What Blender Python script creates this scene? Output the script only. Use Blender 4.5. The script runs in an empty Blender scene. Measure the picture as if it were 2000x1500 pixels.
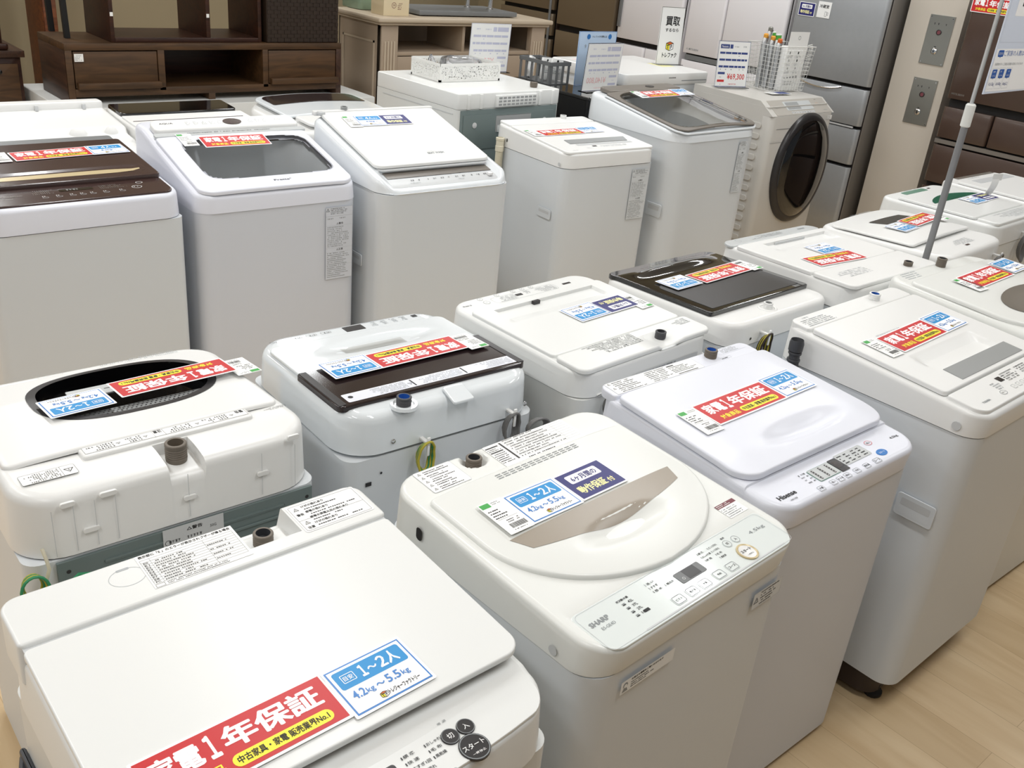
import bpy, math, random
from mathutils import Matrix, Vector
PI = math.pi
SC = bpy.context.scene
COL = SC.collection
# ------------------------------------------------------------------ camera
CAMF, PITCH, ROLL, YAW, CH = 1851.1, math.radians(25.93), math.radians(5.87), math.radians(47.14), 1.825
def make_camera():
    F = Vector((math.cos(PITCH)*math.cos(YAW), math.cos(PITCH)*math.sin(YAW), -math.sin(PITCH)))
    R0 = Vector((math.sin(YAW), -math.cos(YAW), 0)); U0 = R0.cross(F)
    c, s = math.cos(ROLL), math.sin(ROLL)
    R = c*R0 + s*U0; U = -s*R0 + c*U0
    cd = bpy.data.cameras.new('camera'); cd.sensor_width = 36; cd.lens = CAMF/2000*36
    cd.clip_start = .02; cd.clip_end = 60
    o = bpy.data.objects.new('camera', cd); COL.objects.link(o)
    m = Matrix((R, U, -F)).transposed().to_4x4(); m.translation = Vector((0, 0, CH))
    o.matrix_world = m; SC.camera = o
make_camera()
# ------------------------------------------------------------------ world, lamps, exposure
SC.view_settings.view_transform = 'Standard'; SC.view_settings.look = 'None'
SC.view_settings.gamma = 1; SC.view_settings.use_curve_mapping = False
SC.view_settings.exposure = -1.15
w = bpy.data.worlds.new('world'); SC.world = w; w.use_nodes = True
w.node_tree.nodes['Background'].inputs[0].default_value = (.88, .94, 1, 1)
w.node_tree.nodes['Background'].inputs[1].default_value = .30
CEIL = 3.0
LAMPS = [(x, y) for x in (-2.6, -.6, 1.4, 3.4, 5.4) for y in (.3, 2.45, 4.2, 6.6)]
for x, y in LAMPS:
    ld = bpy.data.lights.new('lamp_light', 'AREA'); ld.shape = 'RECTANGLE'; ld.size = .16; ld.size_y = 1.15
    ld.energy = 37; ld.color = (.96, .985, 1)
    lo = bpy.data.objects.new('lamp_light', ld); COL.objects.link(lo); lo.location = (x, y, CEIL-.075)
# ------------------------------------------------------------------ materials
def srgb(h):
    if isinstance(h, str):
        h = [int(h[i:i+2], 16)/255 for i in (0, 2, 4)]
    return tuple((c/12.92 if c <= .04045 else ((c+.055)/1.055)**2.4) for c in h)+(1,)
MATS = {}
def pbr(name, col, rough=.4, metal=0, coat=0, bump=0, bscale=400, var=0, spec=.5):
    m = bpy.data.materials.new(name); m.use_nodes = True; nt = m.node_tree; b = nt.nodes['Principled BSDF']
    b.inputs['Base Color'].default_value = srgb(col); b.inputs['Roughness'].default_value = rough
    b.inputs['Metallic'].default_value = metal; b.inputs['Coat Weight'].default_value = coat
    b.inputs['Coat Roughness'].default_value = .05; b.inputs['Specular IOR Level'].default_value = spec
    if bump or var:
        tc = nt.nodes.new('ShaderNodeTexCoord'); n = nt.nodes.new('ShaderNodeTexNoise')
        n.inputs['Scale'].default_value = bscale; n.inputs['Detail'].default_value = 2
        nt.links.new(tc.outputs['Object'], n.inputs['Vector'])
        if bump:
            bp = nt.nodes.new('ShaderNodeBump'); bp.inputs['Strength'].default_value = bump; bp.inputs['Distance'].default_value = .0004
            nt.links.new(n.outputs['Fac'], bp.inputs['Height']); nt.links.new(bp.outputs['Normal'], b.inputs['Normal'])
        if var:
            mx = nt.nodes.new('ShaderNodeMixRGB'); mx.blend_type = 'MULTIPLY'; mx.inputs[0].default_value = var
            mx.inputs[1].default_value = srgb(col); nt.links.new(n.outputs['Fac'], mx.inputs[2]); nt.links.new(mx.outputs[0], b.inputs['Base Color'])
    MATS[name] = m; return m
def glassmat(name, tint, refl_rough=.02, opaque=0.0, col=None):
    m = bpy.data.materials.new(name); m.use_nodes = True; nt = m.node_tree; nt.nodes.clear()
    out = nt.nodes.new('ShaderNodeOutputMaterial'); tr = nt.nodes.new('ShaderNodeBsdfTransparent'); gl = nt.nodes.new('ShaderNodeBsdfGlossy')
    tr.inputs[0].default_value = tint; gl.inputs['Roughness'].default_value = refl_rough
    fr = nt.nodes.new('ShaderNodeFresnel'); fr.inputs[0].default_value = 1.45
    mix = nt.nodes.new('ShaderNodeMixShader'); nt.links.new(fr.outputs[0], mix.inputs[0])
    src = tr
    if opaque > 0:
        df = nt.nodes.new('ShaderNodeBsdfDiffuse'); df.inputs[0].default_value = srgb(col)
        m2 = nt.nodes.new('ShaderNodeMixShader'); m2.inputs[0].default_value = opaque
        nt.links.new(tr.outputs[0], m2.inputs[1]); nt.links.new(df.outputs[0], m2.inputs[2]); src = m2
    nt.links.new(src.outputs[0], mix.inputs[1]); nt.links.new(gl.outputs[0], mix.inputs[2]); nt.links.new(mix.outputs[0], out.inputs[0])
    MATS[name] = m; return m
def wood(name, c1, c2, rough=.45, scale=2.0, axis='X'):
    m = bpy.data.materials.new(name); m.use_nodes = True; nt = m.node_tree; b = nt.nodes['Principled BSDF']; b.inputs['Roughness'].default_value = rough
    tc = nt.nodes.new('ShaderNodeTexCoord'); mp = nt.nodes.new('ShaderNodeMapping')
    mp.inputs['Scale'].default_value = (1, 9, 9) if axis == 'X' else ((9, 1, 9) if axis == 'Y' else (9, 9, 1))
    n = nt.nodes.new('ShaderNodeTexNoise'); n.inputs['Scale'].default_value = scale; n.inputs['Detail'].default_value = 6; n.inputs['Distortion'].default_value = 1.2
    r = nt.nodes.new('ShaderNodeValToRGB'); r.color_ramp.elements[0].color = srgb(c1); r.color_ramp.elements[1].color = srgb(c2)
    r.color_ramp.elements[0].position = .35; r.color_ramp.elements[1].position = .65
    nt.links.new(tc.outputs['Object'], mp.inputs[0]); nt.links.new(mp.outputs[0], n.inputs['Vector']); nt.links.new(n.outputs['Fac'], r.inputs[0]); nt.links.new(r.outputs[0], b.inputs['Base Color'])
    MATS[name] = m; return m
pbr('white', 'eaeae8', .32, bump=.10); pbr('white_cool', 'e3e7ea', .22, bump=.10); pbr('white_blue', 'e4e6ef', .28, bump=.06)
pbr('white_warm', 'e6e7e5', .3, bump=.08); pbr('ivory', 'e4e5e1', .3, bump=.08); pbr('white_gloss', 'e4e9ec', .1, coat=.5)
pbr('cab_white', 'd9dde0', .38, bump=.25, bscale=900); pbr('cab_warm', 'dcddda', .38, bump=.25, bscale=900); pbr('cab_blue', 'd6dae2', .36, bump=.25, bscale=900)
pbr('panel_mint', 'e2e8e6', .12, coat=.5); pbr('panel_grey', 'c3c6c6', .3); pbr('grey', '9a9c9c', .35); pbr('grey_mid', '77797a', .4)
pbr('grey_light', 'c9cbcc', .35); pbr('dark', '2c2a2b', .3); pbr('black', '0c0c0d', .25); pbr('black_gloss', '0b0b0c', .04, coat=1)
pbr('brown_gloss', '251a1a', .12, coat=.4); pbr('brown_top', '3f2e2b', .2, coat=.3); pbr('gold', 'cdbb92', .3, metal=.15)
pbr('beige', 'a1978a', .3); pbr('taupe', '77716a', .3); pbr('green_dark', '0e6b52', .15, coat=.5); pbr('green_grey', '5f8a78', .3)
pbr('steel_green', '6f7c7b', .4, metal=.1); pbr('steel', 'a4a49e', .35, metal=.9); pbr('chrome', 'd8d8d8', .12, metal=1)
pbr('paper', 'f4f4f2', .55); pbr('paper_back', 'eaeaea', .6); pbr('ink', '2b2b2d', .6); pbr('ink_grey', '8e9294', .6); pbr('ink_light', 'b8bcbe', .6)
pbr('red', 'c9292c', .4); pbr('cyan', '1f8fd0', .4); pbr('cyan_dk', '3a7fc8', .35); pbr('navy', '25256f', .4)
pbr('yellow', 'f7e93a', .4); pbr('white_ink', 'ffffff', .45); pbr('cream_ink', 'f4f0b0', .5); pbr('green_tag', '3fa64a', .4); pbr('blue_ink', '2f5fae', .5)
pbr('navy_ink', '3a4a86', .5); pbr('red_ink', 'd02a2a', .5); pbr('maroon_ink', '7a4048', .5); pbr('orange', 'd86a28', .5)
pbr('lilac_ink', 'c6c8dc', .6); pbr('pink_ink', 'eec4c4', .6)
pbr('plug', '6b6257', .5); pbr('plug_dark', '3f4044', .45); pbr('blue_in', '2b5fae', .4); pbr('cord_grey', '6e6d6c', .5)
pbr('cord_yellow', 'b5a93a', .5); pbr('cord_green', '2f8a5c', .5); pbr('hose_cream', 'd9d2bc', .5); pbr('rubber', '161616', .7); pbr('base_brown', '30241f', .5)
pbr('champagne', 'cbc8c2', .3, bump=.05); pbr('champagne_panel', 'b3aea6', .3); pbr('silver_fridge', 'aeb1b4', .32, metal=.35, var=.08, bscale=30)
pbr('silver_side', '77726c', .45); pbr('fridge_white', 'efecee', .3, coat=.2); pbr('fridge_brown', '4f3f37', .22, coat=.2); pbr('fridge_olive', '6f604c', .25, coat=.2)
pbr('seam_dark', '15100e', .6); pbr('pillar_beige', 'c6beb2', .7, bump=.1, bscale=60); pbr('wall_cream', 'a3967a', .8); pbr('ceiling_white', 'e6e4e0', .9)
pbr('wicker', '2a1c10', .6); pbr('cream_paint', 'a89682', .5); pbr('cream_light', 'c4b49e', .5); pbr('mint_box', '8ea48e', .3); pbr('kraft', 'd8c7a4', .6)
pbr('black_wood', '0e0c0b', .5); pbr('bulb_white', 'f0f0f0', .2, coat=.5); pbr('basket_white', 'eeeeea', .4); pbr('basket_grey', '6d6f70', .5)
pbr('lamp_housing', 'f2f2f0', .5); pbr('pole_grey', '8a8b8d', .4, metal=.2); pbr('sign_blue', 'bdd2ea', .4); pbr('sign_pale', 'dfe7f6', .4); pbr('tub_grey', '8f9190', .5)
pbr('fabric_white', 'e2e2e0', .8); pbr('leaf_green', '4fa63a', .5); pbr('caution_orange', 'e4a23a', .5)
glassmat('glass_grey', (.92, .92, .92, 1)); glassmat('glass_brown', (.42, .34, .27, 1)); glassmat('glass_dark', (.05, .045, .045, 1)); glassmat('glass_clear', (.93, .94, .95, 1))
glassmat('glass_smoke', (.90, .885, .86, 1)); glassmat('bag_clear', (.95, .95, .97, 1), .12, .10, 'e8e8ea'); glassmat('door_dark', (.035, .03, .028, 1))
wood('wood_brown', '3e2a16', '573c22', .5, 3.0); wood('wood_dark', '2a150e', '3f2215', .4, 3.0); wood('wood_side', '301d12', '4a3020', .45, 3.0, 'Y')
wood('wood_red', '5a2e12', '7c4420', .45, 3.0)
def lace_mat():
    m = bpy.data.materials.new('lace_plastic'); m.use_nodes = True; nt = m.node_tree; b = nt.nodes['Principled BSDF']; b.inputs['Base Color'].default_value = srgb('f0f0ec'); b.inputs['Roughness'].default_value = .4
    L = nt.links.new; tc = nt.nodes.new('ShaderNodeTexCoord'); v = nt.nodes.new('ShaderNodeTexVoronoi'); v.feature = 'DISTANCE_TO_EDGE'; v.inputs['Scale'].default_value = 95
    gt = nt.nodes.new('ShaderNodeMath'); gt.operation = 'LESS_THAN'; gt.inputs[1].default_value = .17
    L(tc.outputs['Object'], v.inputs['Vector']); L(v.outputs['Distance'], gt.inputs[0]); L(gt.outputs[0], b.inputs['Alpha']); MATS['lace_plastic'] = m
lace_mat()
def floor_mat():
    m = bpy.data.materials.new('maple_floor'); m.use_nodes = True; nt = m.node_tree; b = nt.nodes['Principled BSDF']; b.inputs['Roughness'].default_value = .33
    tc = nt.nodes.new('ShaderNodeTexCoord'); mp = nt.nodes.new('ShaderNodeMapping'); mp.inputs['Rotation'].default_value = (0, 0, PI/2)
    br = nt.nodes.new('ShaderNodeTexBrick'); br.inputs['Scale'].default_value = 1; br.inputs['Brick Width'].default_value = .9; br.inputs['Row Height'].default_value = .15
    br.inputs['Mortar Size'].default_value = .0008; br.inputs['Color1'].default_value = srgb('dfc7a2'); br.inputs['Color2'].default_value = srgb('d4bb95'); br.inputs['Mortar'].default_value = srgb('b89f7c')
    n = nt.nodes.new('ShaderNodeTexNoise'); mp2 = nt.nodes.new('ShaderNodeMapping'); mp2.inputs['Scale'].default_value = (7, 1.0, 1); n.inputs['Scale'].default_value = 2; n.inputs['Detail'].default_value = 7; n.inputs['Distortion'].default_value = .8
    r = nt.nodes.new('ShaderNodeValToRGB'); r.color_ramp.elements[0].color = srgb('e2d7c8'); r.color_ramp.elements[1].color = (1, 1, 1, 1); r.color_ramp.elements[0].position = .25; r.color_ramp.elements[1].position = .7
    mx = nt.nodes.new('ShaderNodeMixRGB'); mx.blend_type = 'MULTIPLY'; mx.inputs[0].default_value = .8
    L = nt.links.new
    L(tc.outputs['Object'], mp.inputs[0]); L(mp.outputs[0], br.inputs[0]); L(tc.outputs['Object'], mp2.inputs[0]); L(mp2.outputs[0], n.inputs['Vector'])
    L(n.outputs['Fac'], r.inputs[0]); L(br.outputs[0], mx.inputs[1]); L(r.outputs[0], mx.inputs[2]); L(mx.outputs[0], b.inputs['Base Color'])
    MATS['maple_floor'] = m
floor_mat()
# ------------------------------------------------------------------ mesh builder
class MB:
    def __init__(s): s.v = []; s.f = []; s.m = []; s.mats = []
    def mi(s, name):
        if name not in s.mats: s.mats.append(name)
        return s.mats.index(name)
    def add(s, vs, fs, mat, M=None):
        b = len(s.v)
        s.v += [tuple(M @ Vector(p)) if M is not None else tuple(p) for p in vs]
        if isinstance(mat, str):
            k = s.mi(mat); s.m += [k]*len(fs)
        else: s.m += [s.mi(x) for x in mat]
        s.f += [tuple(b+i for i in f) for f in fs]
    def box(s, x0, x1, y0, y1, z0, z1, mat, M=None, b=0):
        if b <= 0:
            vs = [(x, y, z) for z in (z0, z1) for x, y in ((x0, y0), (x1, y0), (x1, y1), (x0, y1))]
            s.add(vs, [(3, 2, 1, 0), (4, 5, 6, 7), (0, 1, 5, 4), (1, 2, 6, 5), (2, 3, 7, 6), (3, 0, 4, 7)], mat, M); return
        s.prism(rrect(x0, x1, y0, y1, min(b*1.5, (x1-x0)/2.01, (y1-y0)/2.01), 3), z0, z1, mat, M, bev=b)
    def prism(s, poly, z0, z1, mat, M=None, bev=0, capmat=None, taper=0, cap=True):
        n = len(poly); rings = []
        cx = sum(p[0] for p in poly)/n; cy = sum(p[1] for p in poly)/n
        def off(d):
            out = []
            for i in range(n):
                p, q, r = poly[i-1], poly[i], poly[(i+1) % n]
                e1 = Vector((q[0]-p[0], q[1]-p[1])); e2 = Vector((r[0]-q[0], r[1]-q[1]))
                e1 = e1.normalized() if e1.length > 1e-9 else e2.normalized(); e2 = e2.normalized() if e2.length > 1e-9 else e1
                nn = Vector((e1.y+e2.y, -e1.x-e2.x)); nn = nn.normalized() if nn.length > 1e-9 else Vector((e1.y, -e1.x))
                out.append((q[0]+nn.x*d, q[1]+nn.y*d))
            return out
        if bev:
            seq = [(z0, -bev), (z0+bev*.3, -bev*.3), (z0+bev, 0), (z1-bev, 0), (z1-bev*.3, -bev*.3), (z1, -bev)]
        else: seq = [(z0, 0), (z1, -taper)]
        vs = []
        for z, d in seq: vs += [(x, y, z) for x, y in (off(d) if d else poly)]
        fs = []; k = len(seq)
        for j in range(k-1):
            for i in range(n): fs.append((j*n+i, j*n+(i+1) % n, (j+1)*n+(i+1) % n, (j+1)*n+i))
        s.add(vs, fs, mat, M)
        s.add([vs[i] for i in range(n)], [tuple(range(n-1, -1, -1))], mat, M)
        if cap: s.add([vs[(k-1)*n+i] for i in range(n)], [tuple(range(n))], capmat or mat, M)
    def lathe(s, prof, mat, M=None, n=24):
        vs = []; fs = []; k = len(prof)
        for r, z in prof: vs += [(r*math.cos(2*PI*i/n), r*math.sin(2*PI*i/n), z) for i in range(n)]
        for j in range(k-1):
            for i in range(n): fs.append((j*n+i, j*n+(i+1) % n, (j+1)*n+(i+1) % n, (j+1)*n+i))
        ms = [mat]*len(fs) if isinstance(mat, str) else [mat[j] for j in range(k-1) for i in range(n)]
        s.add(vs, fs, ms, M)
        if prof[-1][0] > 1e-6: s.add([vs[(k-1)*n+i] for i in range(n)], [tuple(range(n))], ms[-1], M)
        if prof[0][0] > 1e-6: s.add([vs[i] for i in range(n)], [tuple(range(n-1, -1, -1))], ms[0], M)
    def tube(s, pts, r, mat, M=None, n=8, closed=False):
        P = [Vector(p) for p in pts]; k = len(P); vs = []; fs = []; up = Vector((0, 0, 1))
        for i, p in enumerate(P):
            t = (P[(i+1) % k]-P[i-1]) if closed or 0 < i < k-1 else ((P[1]-P[0]) if i == 0 else (P[-1]-P[-2]))
            t.normalize()
            if i == 0:
                a = t.cross(up); a = a if a.length > .1 else t.cross(Vector((1, 0, 0)))
            else: a = a-t*a.dot(t)
            a.normalize(); b2 = t.cross(a)
            vs += [p+(a*math.cos(2*PI*j/n)+b2*math.sin(2*PI*j/n))*r for j in range(n)]
        for i in range(k if closed else k-1):
            for j in range(n): fs.append((i*n+j, i*n+(j+1) % n, ((i+1) % k)*n+(j+1) % n, ((i+1) % k)*n+j))
        s.add(vs, fs, mat, M)
        if not closed:
            s.add(vs[:n], [tuple(range(n-1, -1, -1))], mat, M); s.add(vs[-n:], [tuple(range(n))], mat, M)
    def build(s, name, parent=None, ang=38):
        me = bpy.data.meshes.new(name); me.from_pydata(s.v, [], s.f)
        for x in s.mats: me.materials.append(MATS[x])
        me.polygons.foreach_set('material_index', s.m)
        me.polygons.foreach_set('use_smooth', [True]*len(s.f))
        me.update(); me.validate()
        try: me.set_sharp_from_angle(angle=math.radians(ang))
        except Exception: pass
        o = bpy.data.objects.new(name, me); COL.objects.link(o)
        if parent is not None: o.parent = parent
        return o
def rrect(x0, x1, y0, y1, r, n=5):
    out = []
    for cx, cy, a0 in ((x1-r, y0+r, -90), (x1-r, y1-r, 0), (x0+r, y1-r, 90), (x0+r, y0+r, 180)):
        for i in range(n+1):
            a = math.radians(a0+90*i/n); out.append((cx+r*math.cos(a), cy+r*math.sin(a)))
    return out
def ell(cx, cy, rx, ry, n=32, p=2.0):
    out = []
    for i in range(n):
        a = 2*PI*i/n; c, s_ = math.cos(a), math.sin(a)
        out.append((cx+rx*math.copysign(abs(c)**(2/p), c), cy+ry*math.copysign(abs(s_)**(2/p), s_)))
    return out
def lin(a, b, n): return [a+(b-a)*i/(n-1) for i in range(n)] if n > 1 else [a]
def slab(mb, x0, x1, y0, y1, zf, mat, th=.01, zb=None, rf=(.02, .02), rr=(.02, .02), e=.005, nx=10, ny=10, xs=(), ys=(), matf=None, flare=0, bulge=0, bottom=True, fb=0):
    """a moulded plate: rounded outline, top surface zf(x,y), filleted edge, skirt down by th (or to zb)"""
    if not isinstance(rf, tuple): rf = (rf, rf)
    if not isinstance(rr, tuple): rr = (rr, rr)
    X0, X1, Y0, Y1 = x0+e, x1-e, y0+e, y1-e
    arc = [1-math.cos(PI/2*i/8) for i in range(9)]; sarc = [1-math.sin(PI/2*i/8) for i in range(9)]
    Ys = set(round(v, 5) for v in lin(Y0, Y1, ny)); Xs = set(round(v, 5) for v in lin(X0, X1, nx))
    Ys |= {round(v, 5) for v in ys if Y0 < v < Y1}; Xs |= {round(v, 5) for v in xs if X0 < v < X1}
    for a in arc:
        Ys.add(round(Y0+rf[1]*a, 5)); Ys.add(round(Y1-rr[1]*a, 5))
        for q in (rf, rr): Xs.add(round(X0+q[0]*a, 5)); Xs.add(round(X1-q[0]*a, 5))
    Ys = sorted(Ys); Xs = sorted(Xs)
    def clean(L):
        o = [L[0]]
        for v in L[1:]:
            if v-o[-1] > .0004: o.append(v)
        if L[-1]-o[-1] > 0: o[-1] = L[-1]
        return o
    Ys = clean(Ys); Xs = clean(Xs)
    def ext(y):
        dx = 0
        if rf[1] > 0 and y < Y0+rf[1]: t = min(1, (Y0+rf[1]-y)/rf[1]); dx = rf[0]*(1-math.sqrt(max(0, 1-t*t)))
        if rr[1] > 0 and y > Y1-rr[1]: t = min(1, (y-Y1+rr[1])/rr[1]); dx = max(dx, rr[0]*(1-math.sqrt(max(0, 1-t*t))))
        return X0+dx, X1-dx
    vid = {}; V = []
    def vert(x, y):
        k = (round(x, 4), round(y, 4))
        if k not in vid: vid[k] = len(V); V.append((x, y))
        return vid[k]
    rows = []
    for y in Ys:
        a, b = ext(y); rows.append([vert(min(max(x, a), b), y) for x in Xs])
    fs = []; ms = []
    for i in range(len(Ys)-1):
        for j in range(len(Xs)-1):
            q = [rows[i][j], rows[i][j+1], rows[i+1][j+1], rows[i+1][j]]
            f = [q[k] for k in range(4) if q[k] != q[k-1]]
            if len(set(f)) < 3: continue
            mm = mat
            if matf:
                cx = sum(V[k][0] for k in f)/len(f); cy = sum(V[k][1] for k in f)/len(f); mm = matf(cx, cy)
                if mm is None: continue
            fs.append(tuple(f)); ms.append(mm)
    loop = []
    seq = rows[0]+[r[-1] for r in rows[1:]]+rows[-1][::-1][1:]+[r[0] for r in rows[::-1]][1:]
    for k in seq:
        if not loop or loop[-1] != k: loop.append(k)
    if loop[0] == loop[-1]: loop.pop()
    hw = (X1-X0)/2; xc = (X0+X1)/2; half = (Y1-Y0)*.5
    def warp(x, y):
        if not bulge: return x, y
        return x, y-bulge*(1-((x-xc)/hw)**2)*max(0, 1-(y-Y0)/half)
    top = []
    for x, y in V:
        X, Y = warp(x, y); top.append((X, Y, zf(x, y)))
    mb.add(top, fs, ms)
    n = len(loop); P = [top[k] for k in loop]; N = []
    for i in range(n):
        a, b = P[i-1], P[(i+1) % n]; d = Vector((b[0]-a[0], b[1]-a[1])); d = d.normalized() if d.length > 1e-9 else Vector((1, 0)); N.append((d.y, -d.x))
    rings = [P]
    if e > 0:
        for k in range(1, 5):
            a = PI/2*k/4; rings.append([(p[0]+n_[0]*e*math.sin(a), p[1]+n_[1]*e*math.sin(a), p[2]-e*(1-math.cos(a))) for p, n_ in zip(P, N)])
    last = rings[-1]
    rings.append([(p[0]+n_[0]*flare, p[1]+n_[1]*flare+fb*max(0, -n_[1]), (zb if zb is not None else p0[2]-th)) for p, n_, p0 in zip(last, N, P)])
    vs = [p for r in rings for p in r]; fs = []
    for k in range(len(rings)-1):
        for i in range(n): fs.append(((k+1)*n+i, (k+1)*n+(i+1) % n, k*n+(i+1) % n, k*n+i))
    mb.add(vs, fs, mat)
    if bottom and not matf: mb.add(rings[-1], [tuple(range(n-1, -1, -1))], mat)
# ------------------------------------------------------------------ lettering
TC = {}
def textgeo(s, bold):
    k = (s, bold)
    if k in TC: return TC[k]
    c = bpy.data.curves.new('lettering', 'FONT'); c.body = s; c.resolution_u = 2; c.offset = bold
    o = bpy.data.objects.new('lettering', c); COL.objects.link(o)
    dg = bpy.context.evaluated_depsgraph_get(); ev = o.evaluated_get(dg); me = ev.to_mesh()
    vs = [tuple(v.co) for v in me.vertices]; fs = [tuple(p.vertices) for p in me.polygons]
    ev.to_mesh_clear(); bpy.data.objects.remove(o); bpy.data.curves.remove(c)
    if vs:
        x0 = min(v[0] for v in vs); x1 = max(v[0] for v in vs); y0 = min(v[1] for v in vs); y1 = max(v[1] for v in vs)
    else: x0 = x1 = y0 = y1 = 0
    TC[k] = (vs, fs, x0, x1, y0, y1); return TC[k]
class Dec:
    """flat printing laid on a plane: x right, y up, layers lifted by fractions of a millimetre"""
    def __init__(s, mb, M, step=.00025): s.mb = mb; s.M = M; s.z = step; s.st = step
    def poly(s, pts, mat, lv=0): s.mb.add([(x, y, s.z+lv*s.st) for x, y in pts], [tuple(range(len(pts)))], mat, s.M)
    def rect(s, x0, x1, y0, y1, mat, lv=0, r=0):
        s.poly(rrect(x0, x1, y0, y1, r, 4) if r else [(x0, y0), (x1, y0), (x1, y1), (x0, y1)], mat, lv)
    def frame(s, x0, x1, y0, y1, t, mat, lv=0, r=0):
        if r:
            a = rrect(x0, x1, y0, y1, r, 4); b = rrect(x0+t, x1-t, y0+t, y1-t, max(r-t, .0001), 4); n = len(a); z = s.z+lv*s.st
            s.mb.add([(x, y, z) for x, y in a+b], [(i, (i+1) % n, n+(i+1) % n, n+i) for i in range(n)], mat, s.M); return
        s.rect(x0, x1, y0, y0+t, mat, lv); s.rect(x0, x1, y1-t, y1, mat, lv); s.rect(x0, x0+t, y0+t, y1-t, mat, lv); s.rect(x1-t, x1, y0+t, y1-t, mat, lv)
    def ring(s, cx, cy, r, t, mat, lv=0, n=24, ry=None):
        ry = ry or r; z = s.z+lv*s.st
        a = ell(cx, cy, r, ry, n); b = ell(cx, cy, r-t, ry-t, n)
        s.mb.add([(x, y, z) for x, y in a+b], [(i, (i+1) % n, n+(i+1) % n, n+i) for i in range(n)], mat, s.M)
    def disc(s, cx, cy, r, mat, lv=0, ry=None, n=20): s.poly(ell(cx, cy, r, ry or r, n), mat, lv)
    def text(s, x, y, h, t, mat, lv=1, bold=0, al='l', w=None, rot=0):
        """h = height of the drawn glyphs; w squeezes to that width"""
        vs, fs, x0, x1, y0, y1 = textgeo(t, min(bold, .012))
        if not vs or x1 <= x0: return
        if bold > .015:
            nv = len(vs); q = bold*.55; V2 = []; F2 = []
            for k, (dx, dy) in enumerate(((-q, 0), (q, 0), (0, q*.7), (0, -q*.7))): V2 += [(a+dx, b+dy, k) for a, b, _ in vs]; F2 += [tuple(i+nv*k for i in f) for f in fs]
            vs, fs = V2, F2
        k = h/max(.3, y1-y0); kx = k
        if w: kx = w/(x1-x0)
        ox = {'l': 0, 'c': -(x1-x0)*kx/2, 'r': -(x1-x0)*kx}[al]; c, sn = math.cos(rot), math.sin(rot); z = s.z+lv*s.st
        out = []
        for a, b, kk in vs:
            u, v = (a-x0)*kx+ox, (b-y0)*k; out.append((x+u*c-v*sn, y+u*sn+v*c, z+kk*.00002))
        s.mb.add(out, fs, mat, s.M)
    def micro(s, x0, x1, y0, y1, rows, mat, lv=1, seed=0, fill=.95, strokes=True):
        """rows of print too small to read in the photo"""
        R = random.Random(seed); dy = (y1-y0)/rows; ch = dy*.62
        for i in range(rows):
            y = y1-dy*(i+1)+dy*.2; x = x0; end = x0+(x1-x0)*fill*R.uniform(.6, 1)
            while x < end-ch*.5:
                if R.random() < .9:
                    cw = ch*R.uniform(.6, .95)
                    if strokes:
                        s.rect(x, x+cw, y+ch*.8, y+ch, mat, lv); s.rect(x+cw*.1, x+cw*.9, y+ch*.35, y+ch*.5, mat, lv); s.rect(x+cw*R.uniform(.2, .6), x+cw*R.uniform(.62, .8), y, y+ch*.8, mat, lv)
                    else: s.rect(x, x+cw, y+ch*.15, y+ch*.75, mat, lv)
                x += ch*1.05
    def warn(s, cx, cy, r, lv=1, mat='ink'):
        t = [(cx+r*math.cos(math.radians(a)), cy+r*math.sin(math.radians(a))) for a in (90, 210, 330)]; u = [(cx+(x-cx)*.72, cy+(y-cy)*.72) for x, y in t]; z = s.z+lv*s.st
        s.mb.add([(x, y, z) for x, y in t+u], [(i, (i+1) % 3, 3+(i+1) % 3, 3+i) for i in range(3)], mat, s.M)
        s.rect(cx-r*.06, cx+r*.06, cy-r*.1, cy+r*.35, mat, lv); s.rect(cx-r*.06, cx+r*.06, cy-r*.3, cy-r*.17, mat, lv)
    def box_logo(s, cx, cy, h, lv=2):
        a = h/2
        s.poly([(cx-a, cy+a*.5), (cx, cy+a*.2), (cx, cy-a), (cx-a, cy-a*.65)], 'yellow', lv); s.poly([(cx, cy+a*.2), (cx+a, cy+a*.5), (cx+a, cy-a*.65), (cx, cy-a)], 'white_ink', lv)
        s.poly([(cx-a, cy+a*.5), (cx, cy+a*.2), (cx+a, cy+a*.5), (cx, cy+a*.85)], 'orange', lv)
        for p, q in (((-1, .5), (-1, -.65)), ((0, .2), (0, -1)), ((1, .5), (1, -.65)), ((-1, .5), (0, .85)), ((0, .85), (1, .5)), ((-1, .5), (0, .2)), ((0, .2), (1, .5)), ((-1, -.65), (0, -1)), ((0, -1), (1, -.65))):
            x0, y0, x1, y1 = cx+p[0]*a, cy+p[1]*a, cx+q[0]*a, cy+q[1]*a; d = Vector((x1-x0, y1-y0)).normalized()*h*.03; n = Vector((-d.y, d.x))
            s.poly([(x0-n.x, y0-n.y), (x1-n.x, y1-n.y), (x1+n.x, y1+n.y), (x0+n.x, y0+n.y)], 'ink', lv+1)
        s.text(cx-a*.5, cy-a*.65, h*.42, 'T', 'ink', lv+1, .03, 'c'); s.text(cx+a*.5, cy-a*.65, h*.42, 'F', 'ink', lv+1, .03, 'c')
def frameM(o, xd, yd):
    x = Vector(xd).normalized(); y = Vector(yd); y = (y-x*y.dot(x)).normalized(); z = x.cross(y)
    m = Matrix((x, y, z)).transposed().to_4x4(); m.translation = Vector(o); return m
def thing(name, label, cat, loc=(0, 0, 0), rz=0, group=None):
    o = bpy.data.objects.new(name, None); COL.objects.link(o); o.empty_display_size = .1
    o.location = loc; o.rotation_euler = (0, 0, rz); o['label'] = label; o['category'] = cat
    if group: o['group'] = group
    return o
def tag(o, label, cat, group=None):
    o['label'] = label; o['category'] = cat
    if group: o['group'] = group
    return o
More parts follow.
